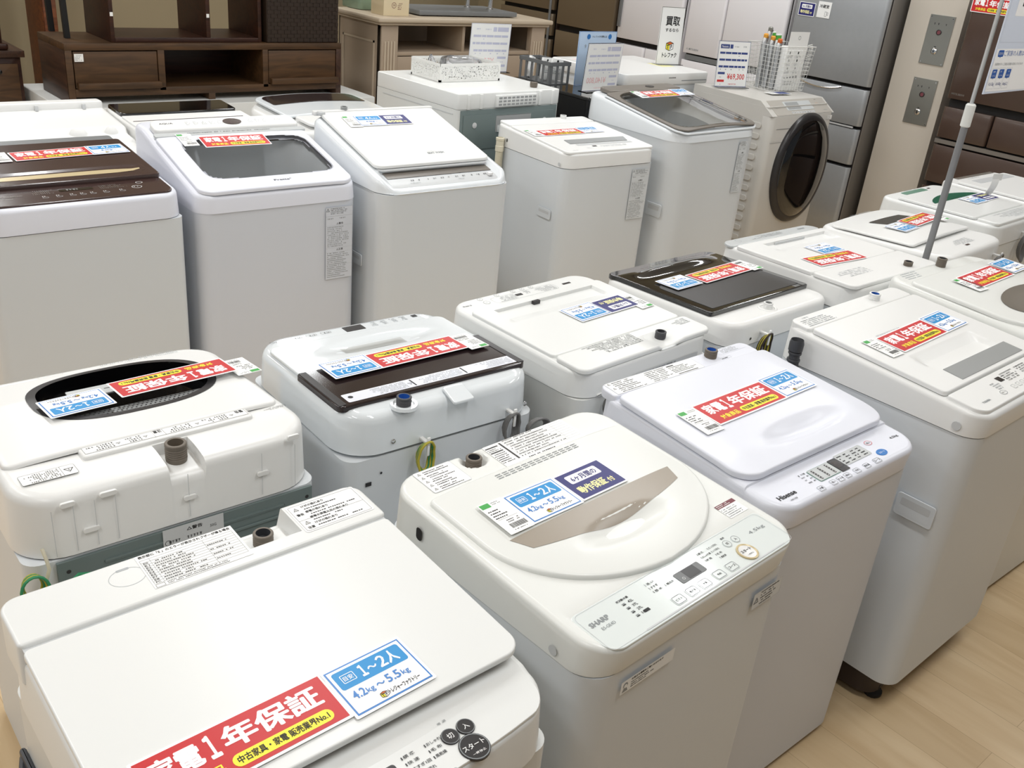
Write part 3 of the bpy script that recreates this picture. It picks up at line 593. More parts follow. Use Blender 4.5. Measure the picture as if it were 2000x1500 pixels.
def build_A3():
    s = Mach('A3', 'bluish white washing machine with black maker name, between the ivory and tallest ones'); s.body(.80, 'cab_blue', .05)
    zf = lambda x, y: s.z(y, -.006)-(.004 if y < -.17 else 0); s.frame(zf, 'white_blue', r=.05, e=.012, fy=.010, ys=(-.169, -.171))
    m = MB(); slab(m, -.262, .262, .2, .256, s.P(.004), 'white_blue', th=.02, rf=.004, rr=.02, e=.004, nx=5, ny=4); s.part('rear_cover', m)
    inlet(s, .108, .234, s.z(.234), inner='blue_in', h=.024)
    zl = lambda x, y: s.z(y, .017)-dip(x, y, .02, -.1, .175, .036, .016, .8)-.006*max(0, (abs(x)-.18)/.09)**2-.005*max(0, (-.1-y)/.07)
    m = MB(); slab(m, -.266, .268, -.172, .19, zl, 'white_blue', th=.014, rf=(.05, .05), rr=(.008, .008), e=.005, nx=34, ny=34); s.part('lid', m)
    m = MB(); D = Dec(m, s.T(0, 0, .0042)); D.rect(-.25, .05, .203, .252, 'paper', 0, .002); D.warn(-.24, .245, .005); D.warn(-.24, .225, .005)
    D.micro(-.23, -.14, .205, .25, 7, 'ink', 1, 1, strokes=False); D.rect(-.13, -.1298, .205, .25, 'ink', 1); D.micro(-.125, -.05, .205, .25, 7, 'ink', 1, 2, strokes=False); D.rect(-.045, -.02, .243, .247, 'dark', 1); D.micro(-.045, .045, .213, .241, 5, 'ink', 1, 3, strokes=False); D.rect(-.04, .03, .206, .2085, 'dark', 1)
    D.frame(-.25, .05, .203, .252, .0004, 'ink_grey', 1, .002); s.part('warning_label', m)
    m = MB(); D = Dec(m, s.T(0, 0, .0042)); D.rect(.14, .24, .228, .252, 'white_blue'); D.warn(.148, .245, .004); D.micro(.155, .235, .23, .25, 4, 'ink_grey', 1, 8, strokes=False); D.frame(.125, .16, .207, .216, .0003, 'ink', 1); D.micro(.127, .158, .208, .215, 1, 'ink', 1, 9, strokes=False); s.part('caution_label', m)
    m = MB(); D = Dec(m, s.T(0, 0, -.0097)); D.text(-.236, -.236, .012, 'Hisense', 'ink', 1, .03, w=.056); D.text(-.215, -.248, .0045, 'HW-T45F', 'ink', 1, 0, w=.022)
    D.text(.207, -.22, .009, '4.5kg', 'ink', 1, .01, w=.03)
    for i in range(3):
        for j in range(3): D.micro(-.128+j*.018, -.117+j*.018, -.231+i*.009, -.225+i*.009, 1, 'ink', 1, i*3+j, 1, strokes=True)
    D.micro(-.128, -.1, -.205, -.198, 1, 'ink', 1, 50); s.part('panel_print', m)
    m = MB(); T = s.T(0, 0, -.0098)
    def rr2(x0, x1, mat): m.prism(rrect(x0, x1, -.238, -.199, .004, 3), 0, .0012, mat, T)
    rr2(-.099, -.024, 'green_grey'); D = Dec(m, T @ Matrix.Translation((0, 0, .0012)))
    D.rect(-.098, -.025, -.237, -.2, 'panel_grey')
    for i in range(3): D.rect(-.09+i*.024, -.084+i*.024, -.234, -.203, 'dark', 1, .002); [D.rect(-.088+i*.024, -.086+i*.024, -.232+j*.006, -.230+j*.006, 'paper', 2) for j in range(5)]
    s.part('course_display', m)
    m = MB(); m.prism(rrect(-.022, .006, -.24, -.198, .002, 3), 0, .0015, 'dark', T); D = Dec(m, T @ Matrix.Translation((0, 0, .0015))); D.rect(-.018, .002, -.228, -.206, 'brown_gloss'); s.part('display', m)
    m = MB(); m.prism(rrect(.008, .108, -.23, -.193, .004, 3), 0, .0012, 'panel_grey', T); D = Dec(m, T @ Matrix.Translation((0, 0, .0012)))
    for i in range(4): D.micro(.012+i*.024, .03+i*.024, -.228, -.197, 4, 'ink', 1, i, strokes=False)
    s.part('menu_display', m)
    for x, t in ((-.12, '水量'), (-.076, '洗い'), (-.05, 'すすぎ'), (-.024, '脱水'), (.012, '予約'), (.05, '風乾燥'), (.091, 'コース')): button(s, x, -.2515, .0105 if x != .091 else .013, mat='white_blue', ringmat='ink_grey', ry=.0075, rect=True, lab=t, lh=.006, z=-.0098)
    button(s, .138, -.2, .013, mat='white_blue', ringmat='red_ink', ry=.0085, lab='切/入', lh=.006, z=-.0098)
    button(s, .133, -.238, .017, mat='cyan_dk', ringmat='cyan_dk', ry=.0105, lab='スタート', labmat='paper', lh=.005, z=-.0098)
    cards(s, [('tag', -.219, -.029, -1, .0185, 2), ('red', -.157, -.012, 1, .0185, 0), ('blue', .092, -.007, 1.5, .019, 0)], 'the bluish white washing machine in the front row')
def build_A4():
    s = Mach('A4', 'tall white washing machine with grey handle band and dark hose elbow'); s.body(.845, 'cab_white', .05, base='base_brown')
    zf = lambda x, y: s.z(y, -.006); s.frame(zf, 'white', r=.045, e=.012, flare=.003, fy=.006)
    m = MB(); slab(m, -.272, .272, .205, .268, s.P(.004), 'white', th=.016, rf=.004, rr=.02, e=.004, nx=5, ny=4); s.part('rear_cover', m)
    inlet(s, .111, .238, s.z(.238), 'white', 'blue_in', h=.022)
    def zl(x, y):
        z = s.z(y, .008)
        if -.17 < x < .165 and -.105 < y < -.02: z -= .022*min(1, (-.02-y)/.06)*min(1, min(x+.17, .165-x)/.02)
        return z
    m = MB(); slab(m, -.268, .272, -.172, .2, zl, 'white', th=.012, rf=.008, rr=.008, e=.004, nx=34, ny=30, xs=(-.17, -.165, -.15, .15, .16, .165), ys=(-.105, -.1045, -.02)); s.part('lid', m)
    m = MB(); m.prism([(-.158, -.16), (.19, -.16), (.193, -.106), (-.154, -.106)], 0, .004, 'grey', s.T(0, 0, .006), bev=.0012); s.part('lid_handle', m, 'grey glossy handle band')
    m = MB(); slab(m, -.27, .27, -.27, -.176, s.P(.004), 'white', th=.014, rf=.03, rr=.004, e=.004, nx=6, ny=4); s.part('control_panel', m)
    m = MB(); D = Dec(m, s.T(0, 0, .0042)); D.text(-.225, -.247, .0065, 'TOSHIBA', 'ink_grey', 1, .02, w=.038)
    D.rect(-.062, -.038, -.215, -.196, 'dark', 0, .002); D.micro(-.11, -.07, -.235, -.205, 4, 'ink_grey', 1, 1)
    D.micro(-.03, .05, -.225, -.19, 5, 'ink', 1, 2); D.micro(.06, .15, -.22, -.19, 4, 'ink', 1, 3); D.text(-.275+.01, -.2, .004, ' ', 'ink'); s.part('panel_print', m)
    button(s, -.115, -.244, .015, mat='white', lab='スタート', lh=.005, z=.0042, ry=.009)
    for x in (-.052, -.026, 0, .026, .06): button(s, x, -.243, .0095, mat='white', z=.0042, ry=.008, rect=True, lab='入', lh=.004)
    m = MB(); D = Dec(m, s.T(0, 0, .0042)); D.text(-.235, .252, .006, '△警告', 'ink_grey', 1, 0, w=.03); D.micro(-.255, -.08, .212, .248, 5, 'ink_grey', 1, 4, .9, strokes=False); s.part('warning_print', m)
    m = MB(); D = Dec(m, s.T(0, 0, .0082)); D.text(-.14, .082, .008, 'STAINLESS DRUM', 'ink_light', 1, 0, w=.12); s.part('lid_print', m)
    # side handle recess, round plug, hose elbow
    m = MB(); L = s.left(.0005); D = Dec(m, L); m.prism(rrect(.145, .245, .586, .648, .008, 3), 0, .004, 'cab_white', L, bev=.001); D = Dec(m, L @ Matrix.Translation((0, 0, .004))); D.poly(rrect(.153, .237, .594, .64, .006, 3), 'cab_white'); D.rect(.157, .233, .618, .637, 'grey_light', 1, .004); s.part('side_grip', m)  # grey upper strip is the recess shade painted on a flat plate
    m = MB(); m.lathe([(.011, 0), (.011, .002), (0, .002)], 'grey_light', s.left(0) @ Matrix.Translation((.224, .868, 0)), 18); s.part('side_plug', m)
    m = MB(); m.tube([(-.292, .205, .82), (-.31, .203, .835), (-.318, .202, .86), (-.318, .205, .905)], .014, 'plug_dark', n=14)
    for z in (.85, .868, .888): m.lathe([(.0165, 0), (.0175, .002), (.0175, .005), (.0165, .007)], 'plug_dark', Matrix.Translation((-.318, .204, z)), 14)
    m.lathe([(.0185, 0), (.019, .02), (.0165, .03), (.014, .02), (0, .015)], 'plug_dark', Matrix.Translation((-.318, .205, .898)), 16); s.part('hose_elbow', m)
    cards(s, [('tag', -.222, -.008, -1, .0095, 3), ('red', -.156, -.002, 1.5, .0095, 0), ('blue', .094, .004, 1.5, .01, 0)], 'the tall white washing machine with the grey handle band')
def build_A5():
    s = Mach('A5', 'cream washing machine with brown oval lid window, rightmost of the front row'); s.body(.86, 'cab_warm', .05)
    zf = lambda x, y: s.z(y, -.006); s.frame(zf, 'ivory', r=.05, e=.018, flare=.004)
    inlet(s, .018, .238, s.z(.238)-.006)
    def zl(x, y): return s.z(y, .012)-.010*min(1, ((x/.27)**2+((y+.0)/.2)**2)/2)-dip(x, y, .035, -.085, .215, .1, .008, .3)
    m = MB(); slab(m, -.262, .262, -.24, .195, zl, 'ivory', th=.012, rf=(.2, .16), rr=(.02, .02), e=.008, nx=34, ny=34); s.part('lid', m)
    m = MB(); vs = []; fs = []; cx, cy = .035, -.085; N = 40
    for k in range(6):
        q = k/5
        for i in range(N):
            a = 2*PI*i/N; x = cx+.2*q*math.cos(a); y = cy+.09*q*math.sin(a)*(1 if math.sin(a) < 0 else 1.0); vs.append((x, y, zl(x, y)+.0012))
    for k in range(5):
        for i in range(N): fs.append((k*N+i, k*N+(i+1) % N, (k+1)*N+(i+1) % N, (k+1)*N+i))
    m.add(vs, fs, 'taupe'); s.part('lid_window', m, 'smoky brown oval window')
    m = MB(); D = Dec(m, s.T(0, 0, -.0055)); D.micro(-.22, -.12, .21, .255, 4, 'ink_light', 0, 2, strokes=False); s.part('warning_print', m)
    m = MB(); D = Dec(m, s.T(0, 0, .004, 0)); D.rect(-.215, -.195, -.09, -.075, 'grey_mid', 0); D.micro(-.215, -.17, -.12, -.095, 4, 'ink_light', 0, 2, strokes=False); s.part('notice_label', m)
    cards(s, [('tag', -.142, .028, -2, .0135, 4), ('red', -.098, .046, 3, .0135, 0), ('blue', .163, .064, 3, .014, 0)], 'the cream washing machine with the brown oval window')
# ================================================================== row B: back to back with row A, seen from behind
def cord_bundle(s, x, z, mat, mat2=None, hook='white', y=None, r=.034, n=5):
    y = (s.d/2 if y is None else y)
    m = MB()
    for i in range(n):
        a = .75+.06*i; R = random.Random(i*7+int(x*100)); pts = []
        for k in range(20):
            t = 2*PI*k/20; pts.append((x+r*.62*a*math.sin(t)+R.uniform(-.001, .001), y+.012+.004*i+.004*math.cos(2*t), z-r*1.15+r*1.35*a*math.cos(t)))
        m.tube(pts, .0030, (mat2 if mat2 and i % 2 else mat), n=7, closed=True)
    s.part('power_cord', m)
    m = MB(); m.box(x-.005, x+.005, y-.004, y+.03, z-.002, z+.004, hook, None, .0015); m.box(x-.0045, x+.0045, y+.026, y+.031, z-.004, z+.016, hook, None, .0015); m.box(x-.0035, x+.0035, y+.026, y+.031, z-.03, z+.0, hook, None, .0012); s.part('cord_hook', m)
def rear_cap(s, x0, x1, z0, z1, mat='cab_white'):
    m = MB(); m.prism(rrect(x0, x1, z0, z1, .004, 3), -.002, .0035, mat, s.back(0), bev=.001); s.part('rear_clip', m)
def build_B1():
    s = Mach('B1', 'backwards white washing machine with dark oval lid window and green ground wire'); s.body(.765, 'cab_white', .03)
    def zf(x, y):
        z = s.z(y, -.006)-.014*max(0, (y-.18)/.09)**2
        if -.048 < x < .018 and y > .185: z -= .022*min(1, (y-.185)/.004)
        return z
    W = (-.025, -.088, .178, .132)
    s.frame(zf, 'white', r=.06, e=.02, ys=[.18, .185, .1855, .189, .19, .2, .22]+lin(-.22, .05, 40), xs=[-.06, -.048, -.0478, -.04, .01, .0178, .018, .03]+lin(-.2, .16, 50), nx=14, matf=lambda x, y: None if (abs((x-W[0])/W[2])**2.6+abs((y-W[1])/W[3])**2.6) < .95 else 'white')
    inlet(s, -.013, .218, s.z(.218)-.028, 'plug', 'plug', r=.020, h=.034)
    W = (-.025, -.088, .178, .132)
    def zl(x, y): return s.z(y, .006)-.010*max(0, (-.12-y)/.13)-.004*min(1, (abs(x)/.25)**4)
    def inwin(x, y, k=1.0): return (abs((x-W[0])/(W[2]*k))**2.6+abs((y-W[1])/(W[3]*k))**2.6) < 1
    def mf(x, y): return None if inwin(x, y, .97) else 'white'
    m = MB(); slab(m, -.258, .262, -.242, .145, zl, 'white', th=.008, rf=(.06, .05), rr=(.012, .012), e=.006, nx=90, ny=80, matf=mf); s.part('lid', m)
    # window well: mesh floor, dark walls, grey filter strip
    m = MB(); ring0 = ell(W[0], W[1], W[2]*1.03, W[3]*1.035, 56, 2.6); ring1 = ell(W[0], W[1], W[2]*.93, W[3]*.93, 56, 2.6); ring2 = ell(W[0], W[1], W[2]*.88, W[3]*.88, 56, 2.6); N = 56
    vs = [(x, y, zl(x, y)+.0012) for x, y in ring0]+[(x, y, zl(x, y)+.0008) for x, y in ring1]+[(x, y, s.z(y)-.05) for x, y in ring2]
    m.add(vs, [(k*N+i, k*N+(i+1) % N, (k+1)*N+(i+1) % N, (k+1)*N+i) for k in range(2) for i in range(N)], ['dark']*N+['black_gloss']*N)
    m.add([(x, y, s.z(y)-.05) for x, y in ring2], [tuple(range(N))], 'black_gloss'); s.part('lid_window', m, 'black oval window well')
    m = MB(); vs = []; ny = 8
    pts = [(x, y) for x, y in ell(W[0], W[1], W[2]*.9, W[3]*.9, 56, 2.6) if y > -.02]
    m.add([(x, y, s.z(y)-.004) for x, y in pts], [tuple(range(len(pts)))], 'grey')
    D = Dec(m, s.T(0, 0, -.0038))
    for i in range(30):
        for j in range(5):
            x, y = -.15+i*.0095+(j % 2)*.0047, .0+j*.008-.01
            if inwin(x, y, .84): D.disc(x, y, .0022, 'dark', 0, n=6)
    s.part('lint_mesh', m)
    m = MB(); T = s.T(-.002, -.128, -.010); m.prism(rrect(-.078, .078, -.020, .026, .003, 3), 0, .003, 'panel_grey', T); D = Dec(m, T @ Matrix.Translation((0, 0, .003)))
    for i in range(4): D.disc(-.056+i*.012, .008, .003, 'black', 0, n=12); D.disc(.02+i*.012, .008, .003, 'black', 0, n=12)
    D.rect(-.012, .006, .0, .003, 'dark', 0); s.part('filter_strip', m)
    # raised label strip and corner of the frame around it
    m = MB(); slab(m, -.186, .138, .108, .18, s.P(.002), 'white', th=.01, rf=.01, rr=.004, e=.004, nx=4, ny=4); s.part('label_plate', m)
    m = MB(); D = Dec(m, s.T(-.18, .112, .0022)); Wd, H = .312, .058; D.rect(0, Wd, 0, H, 'paper'); D.frame(0, Wd, 0, H, .0004, 'ink', 1); D.rect(.165, .1655, 0, H, 'ink', 1); D.rect(.185, .1853, 0, H, 'ink', 1)
    D.text(.168, .032, .012, '注意', 'ink', 1, .02, w=.015); D.warn(.176, .018, .008); D.text(.004, .032, .012, '警告', 'ink', 1, .02, w=.016)
    for x in (.03, .1, .2, .25): D.warn(x, .045, .005); D.ring(x, .018, .005, .0007, 'ink', 1)
    D.micro(.04, .095, .003, .056, 7, 'ink', 1, 1); D.micro(.108, .162, .003, .056, 7, 'ink', 1, 2); D.micro(.208, .246, .003, .056, 7, 'ink', 1, 3); D.micro(.258, .308, .003, .056, 7, 'ink', 1, 4); s.part('warning_label', m)
    m = MB(); D = Dec(m, s.T(.157, .178, -.0055)); D.rect(0, .092, 0, .038, 'paper', 0, .004); D.frame(0, .092, 0, .038, .0005, 'ink', 1, .004); D.warn(.012, .018, .010); D.rect(.024, .0245, 0, .038, 'ink', 1); D.micro(.028, .09, .003, .036, 6, 'ink', 1, 5); s.part('caution_label', m)
    m = MB(); D = Dec(m, s.T(-.28, .15, -.0055)); D.micro(.012, .07, .0, .012, 3, 'ink', 0, 8); s.part('rear_print', m)
    m = MB(); D = Dec(m, s.T(0, -.255, -.005)); D.micro(-.2, .02, -.006, .014, 3, 'ink_light', 0, 3, .8); D.frame(.05, .1, -.006, .01, .0005, 'ink_light', 0, .003); s.part('panel_print', m)
    # back face
    m = MB(); B = s.back(0); m.box(-.228, .262, .30, .762, -.002, .004, 'steel_green', B, .001); m.box(-.19, .235, .71, .718, .004, .007, 'steel_green', B, .002); m.box(-.15, .2, .735, .742, .004, .006, 'steel_green', B, .002)
    D = Dec(m, B @ Matrix.Translation((0, 0, .0042)))
    for x, z in ((-.21, .74), (.25, .74), (-.21, .7), (.25, .7)): D.disc(x, z, .004, 'dark')
    s.part('back_plate', m, 'grey-green steel back plate')
    m = MB(); D = Dec(m, s.back(.006)); D.rect(-.045, .072, .66, .765, 'grey_light'); D.text(.0, .75, .008, '△警告', 'ink', 1, .02, w=.03); D.text(.045, .742, .006, '50G', 'ink', 1, 0, w=.012); D.micro(-.035, .065, .722, .74, 2, 'ink', 1, 1); D.ring(-.036, .735, .006, .001, 'ink', 1)
    for i in range(5): D.rect(-.04, .068, .67+i*.01, .6704+i*.01, 'ink', 1); D.micro(-.038, .066, .6705+i*.01, .679+i*.01, 1, 'ink', 1, 7+i)
    s.part('rating_plate', m)
    for x0, x1, z0, z1 in ((-.21, -.185, .868, .878), (-.145, -.115, .868, .878), (.0, .025, .812, .822), (.145, .17, .818, .828), (-.178, -.15, .806, .816), (.21, .235, .88, .89)): rear_cap(s, x0, x1, z0, z1, 'white')
    m = MB(); D = Dec(m, s.back(.0012))
    for x in (-.225, -.19, -.155, -.12, .01, .155, .225): D.rect(x, x+.0012, .775, .868, 'grey_light')
    s.part('rear_grooves', m)
    m = MB()
    for i in range(4):
        R = random.Random(i); pts = []
        for k in range(18): t = 2*PI*k/18; pts.append((.272+.022*math.sin(t)*(.7+.1*i), .292+.006*i, .745+.028*math.cos(t)*(.8+.08*i)))
        m.tube(pts, .0027, 'cord_green' if i % 2 else 'cord_yellow', n=7, closed=True)
    m.tube([(.25, .29, .73), (.225, .31, .735), (.2, .3, .745), (.17, .30, .735)], .003, 'cord_green', n=7); m.tube([(.246, .274, .80), (.244, .284, .785), (.242, .288, .765), (.25, .288, .74)], .0032, 'hose_cream', n=8)
    s.part('ground_wire', m, 'coiled yellow and green ground wire')
    cards(s, [('tag', -.292, -.100, 2, .0085, 5), ('red', -.238, -.1, 2.5, .016, 0), ('blue', .028, -.081, 3, .013, 0)], 'the backwards washing machine with the dark oval window')
def build_B2():
    s = Mach('B2', 'backwards glossy white washing machine with black glass band and yellow cord'); s.body(.757, 'cab_white', .035)
    s.frame(lambda x, y: s.z(y, -.004)-.022*max(0, (y-.175)/.065)**2-.006*max(0, (abs(x)-.2)/.06)**2, 'white_gloss', r=.06, e=.024, nx=16, ny=24, zb=.765)
    def zl(x, y):
        z = s.z(y, .002)
        z -= dip(x, y, -.01, -.085, .19, .045, .010, .9)
        return z
    m = MB(); slab(m, -.245, .25, -.165, .01, zl, 'white_gloss', th=.006, rf=.02, rr=.004, e=.003, nx=34, ny=24); s.part('lid', m)
    m = MB(); slab(m, -.252, .255, -.005, .196, s.P(.003), 'brown_gloss', th=.014, rf=.006, rr=.012, e=.004, nx=5, ny=5); s.part('lid_glass', m, 'black-brown glossy glass band')
    m = MB(); slab(m, -.25, -.232, .0, .19, s.P(.0045), 'dark', th=.003, rf=.002, rr=.002, e=.001, nx=2, ny=2); s.part('lid_trim', m); m = MB(); slab(m, .234, .252, .0, .19, s.P(.0045), 'dark', th=.003, rf=.002, rr=.002, e=.001, nx=2, ny=2); s.part('lid_trim', m)
    m = MB(); D = Dec(m, s.T(0, 0, .0034)); D.rect(-.24, .225, .144, .184, 'white_blue', 0, .004); D.micro(-.225, -.1, .148, .180, 5, 'ink_grey', 1, 1); D.micro(-.08, .04, .148, .180, 5, 'ink_grey', 1, 2); D.micro(.07, .19, .148, .180, 5, 'ink_grey', 1, 3); D.rect(-.09, -.086, .148, .18, 'ink', 1); D.rect(.05, .054, .148, .18, 'ink', 1)
    D.warn(.06, .165, .007); D.disc(.21, .162, .006, 'ink', 1); s.part('warning_label', m)
    m = MB(); D = Dec(m, s.T(.02, -.062, .0012)); D.rect(-.09, .08, -.022, .012, 'glass_smoke'); s.part('lid_pane', m)
    m = MB(); m.prism(rrect(-.031, .024, -.215, -.184, .002, 2), 0, .0008, 'dark', s.T(0, 0, -.004)); s.part('display', m)
    m = MB(); D = Dec(m, s.T(0, 0, -.0035)); D.text(-.026, -.162, .010, 'Haier', 'ink_light', 1, .01, w=.046); D.text(.205, -.208, .007, '4.5kg', 'ink', 1, 0, w=.02)
    for x in (-.16, -.13, -.1, -.07): D.micro(x, x+.02, -.215, -.188, 4, 'ink_grey', 1, int(abs(x)*99))
    for x in (.06, .1, .14): D.frame(x, x+.028, -.21, -.198, .0007, 'ink', 1, .004); D.micro(x+.004, x+.025, -.208, -.2, 1, 'ink', 1, 3)
    D.rect(-.195, -.18, -.21, -.196, 'ink', 1); s.part('panel_print', m)
    inlet(s, .114, .225, s.z(.225)-.014, 'plug_dark', 'blue_in', r=.017, h=.024)
    m = MB(); m.lathe([(.032, -.006), (.030, .001), (.024, .001), (.021, -.002), (0, -.002)], 'white_gloss', Matrix.Translation((.114, .225, s.z(.225)-.008)), 28); s.part('inlet_dish', m)
    m = MB(); slab(m, -.052, .004, .205, .262, lambda x, y: s.z(y, -.001)-max(0, y-.215)*.35, 'white_gloss', th=.006, rf=.01, rr=.003, e=.003, nx=4, ny=4); s.part('rear_flap', m)
    for x, z in ((.149, .788), (-.219, .79)): m = MB(); m.lathe([(.0055, -.001), (.0055, .002), (.003, .004), (0, .0042)], 'chrome', s.back(0) @ Matrix.Translation((-x, z, 0)), 14); s.part('screw', m)
    m = MB(); D = Dec(m, s.back(-.001)); D.rect(-.215, -.2, .69, .7, 'dark'); D.disc(-.176, .715, .003, 'dark'); s.part('rear_slots', m)
    cord_bundle(s, .075, .775, 'cord_yellow', 'cord_green'); cord_bundle(s, -.168, .785, 'cord_grey')
    m = MB()
    for i in range(4): m.tube([(-.24+.035*math.cos(2*PI*k/18)*(.8+.06*i), s.d/2+.025+.004*i, .735+.025*math.sin(2*PI*k/18)*(.8+.06*i)) for k in range(18)], .0032, 'cord_grey', n=7, closed=True)
    s.part('plug_cord', m)
    cards(s, [('tag', -.222, -.012, 2, .0085, 6), ('red', -.168, -.013, 1.5, .0085, 0), ('blue', .08, -.011, 1, .009, 0)], 'the glossy backwards washing machine with the black glass band')
def build_B3():
    s = Mach('B3', 'backwards warm white washing machine with small round buttons and recessed lid tray'); s.body(.787, 'cab_warm', .035)
    s.frame(s.P(-.006), 'white_warm', r=.05, e=.012, xs=(), ys=(), nx=10)
    def zl(x, y):
        z = s.z(y, .003)
        if -.2 < x < .195 and -.145 < y < -.055: z -= .016*min(1, (y+.145)/.003, (min(x+.2, .195-x))/.006)*max(0, min(1, (-.055-y)/.07))
        return z
    m = MB(); slab(m, -.255, .258, -.172, .148, zl, 'white_warm', th=.01, rf=.012, rr=.01, e=.004, nx=24, ny=20, xs=(-.2, -.194, .189, .195), ys=(-.145, -.142, -.055)); s.part('lid', m)
    m = MB(); D = Dec(m, s.T(0, -.1405, -.0105)); 
    for i in range(24): D.rect(-.07+i*.006, -.0665+i*.006, 0, .014, 'grey_light', 0)
    m.box(.028, .052, -.143, -.133, s.z(-.14)-.006, s.z(-.14)+.004, 'dark'); s.part('lid_latch', m)
    m = MB(); slab(m, -.262, .262, .152, .255, lambda x, y: s.z(y, .006)-(.010 if (-.14 < x < -.045 and y > .185) else 0), 'white_warm', th=.012, rf=.01, rr=.02, e=.006, nx=10, ny=8, xs=(-.1401, -.1399, -.0451, -.0449), ys=(.1849, .1851)); s.part('rear_cover', m)
    inlet(s, -.09, .208, s.z(.208)-.006, 'plug_dark', 'plug_dark', r=.015, h=.022)
    m = MB(); D = Dec(m, s.T(0, 0, .0065)); D.micro(-.015, .19, .158, .212, 8, 'ink', 0, 3, .95); [D.warn(x, .205, .006) for x in (.05, .12)]; D.micro(-.24, -.17, .165, .195, 4, 'ink_grey', 0, 4); s.part('warning_print', m)
    m = MB(); D = Dec(m, s.T(0, 0, -.0055)); D.frame(-.112, .137, -.228, -.190, .0006, 'ink_grey', 0, .01); D.micro(-.105, -.02, -.225, -.193, 5, 'ink_grey', 0, 1); D.micro(.05, .13, -.225, -.193, 5, 'ink_grey', 0, 2); D.text(.212, -.222, .008, '5.0kg', 'ink', 1, .01, w=.03); D.micro(-.01, .02, -.225, -.205, 3, 'ink_grey', 0, 8)
    D.rect(-.175, -.142, -.213, -.204, 'dark', 0); s.part('panel_print', m)
    m = MB(); m.prism(rrect(.024, .048, -.217, -.206, .001, 2), 0, .0012, 'dark', s.T(0, 0, -.006)); s.part('display', m)
    for x, y, r in ((.16, -.212, .011), (.163, -.238, .009), (.1, -.2385, .0085), (.036, -.2385, .0085), (0, -.2385, .0085), (-.036, -.238, .0085)): button(s, x, y, r, mat='white_warm', lab='入', lh=.005, z=-.006)
    cord_bundle(s, -.165+.335, .8, 'cord_grey')
    for x0 in (-.21, -.05, .06): rear_cap(s, x0, x0+.03, .79, .797, 'white_warm')
    m = MB(); D = Dec(m, s.back(.001)); D.rect(-.08, .2, .79, .815, 'grey_light'); D.micro(-.07, .19, .792, .813, 3, 'ink', 1, 3); s.part('rear_label', m)
    cards(s, [('tag', -.243, -.032, 1, .0045, 7), ('navy', -.203, -.044, 1, .005, 0), ('blue', -.081, -.048, 1, .005, 0)], 'the warm white backwards washing machine with the recessed tray')
def build_B4():
    s = Mach('B4', 'backwards white washing machine with large black glass lid'); s.body(.80, 'cab_white', .035)
    s.frame(s.P(-.010), 'white', r=.045, e=.016)
    def zl(x, y): return s.z(y, .004)-.006*max(0, (-.2-y)/.05)+(.014*math.exp(-((y+.165)/.018)**2)*max(0, 1-(x/.19)**4))
    m = MB(); slab(m, -.252, .25, -.25, .165, zl, 'black_gloss', th=.014, rf=.03, rr=.006, e=.004, nx=20, ny=44); s.part('lid', m, 'black glossy glass lid')
    m = MB(); slab(m, -.225, .22, -.07, .145, s.P(.0052), 'dark', th=.002, rf=.03, rr=.004, e=.0005, nx=5, ny=5); s.part('lid_window', m, 'dark grey window in the black lid')
    m = MB(); D = Dec(m, s.T(0, -.225, .0025)); D.micro(-.2, .18, -.01, .008, 2, 'grey_mid', 0, 6, .9); s.part('panel_print', m)
    inlet(s, .032, .208, s.z(.208)-.008, 'white', 'grey', r=.014, h=.016)
    m = MB(); m.lathe([(.03, -.012), (.03, .0), (.026, .002), (.022, .001), (.02, -.006), (0, -.006)], 'white', Matrix.Translation((.032, .208, s.z(.208)-.009)), 28); s.part('inlet_dish', m)
    cord_bundle(s, .12, .83, 'base_brown', 'cord_yellow', r=.038); m = MB(); D = Dec(m, s.back(0)); D.disc(-.17, .82, .004, 'dark'); s.part('screw', m)
    cards(s, [('tag', -.245, -.098, 3, .0075, 8), ('red', -.188, -.092, 2, .0075, 0), ('blue', .072, -.094, 1, .008, 0)], 'the backwards washing machine with the black glass lid')
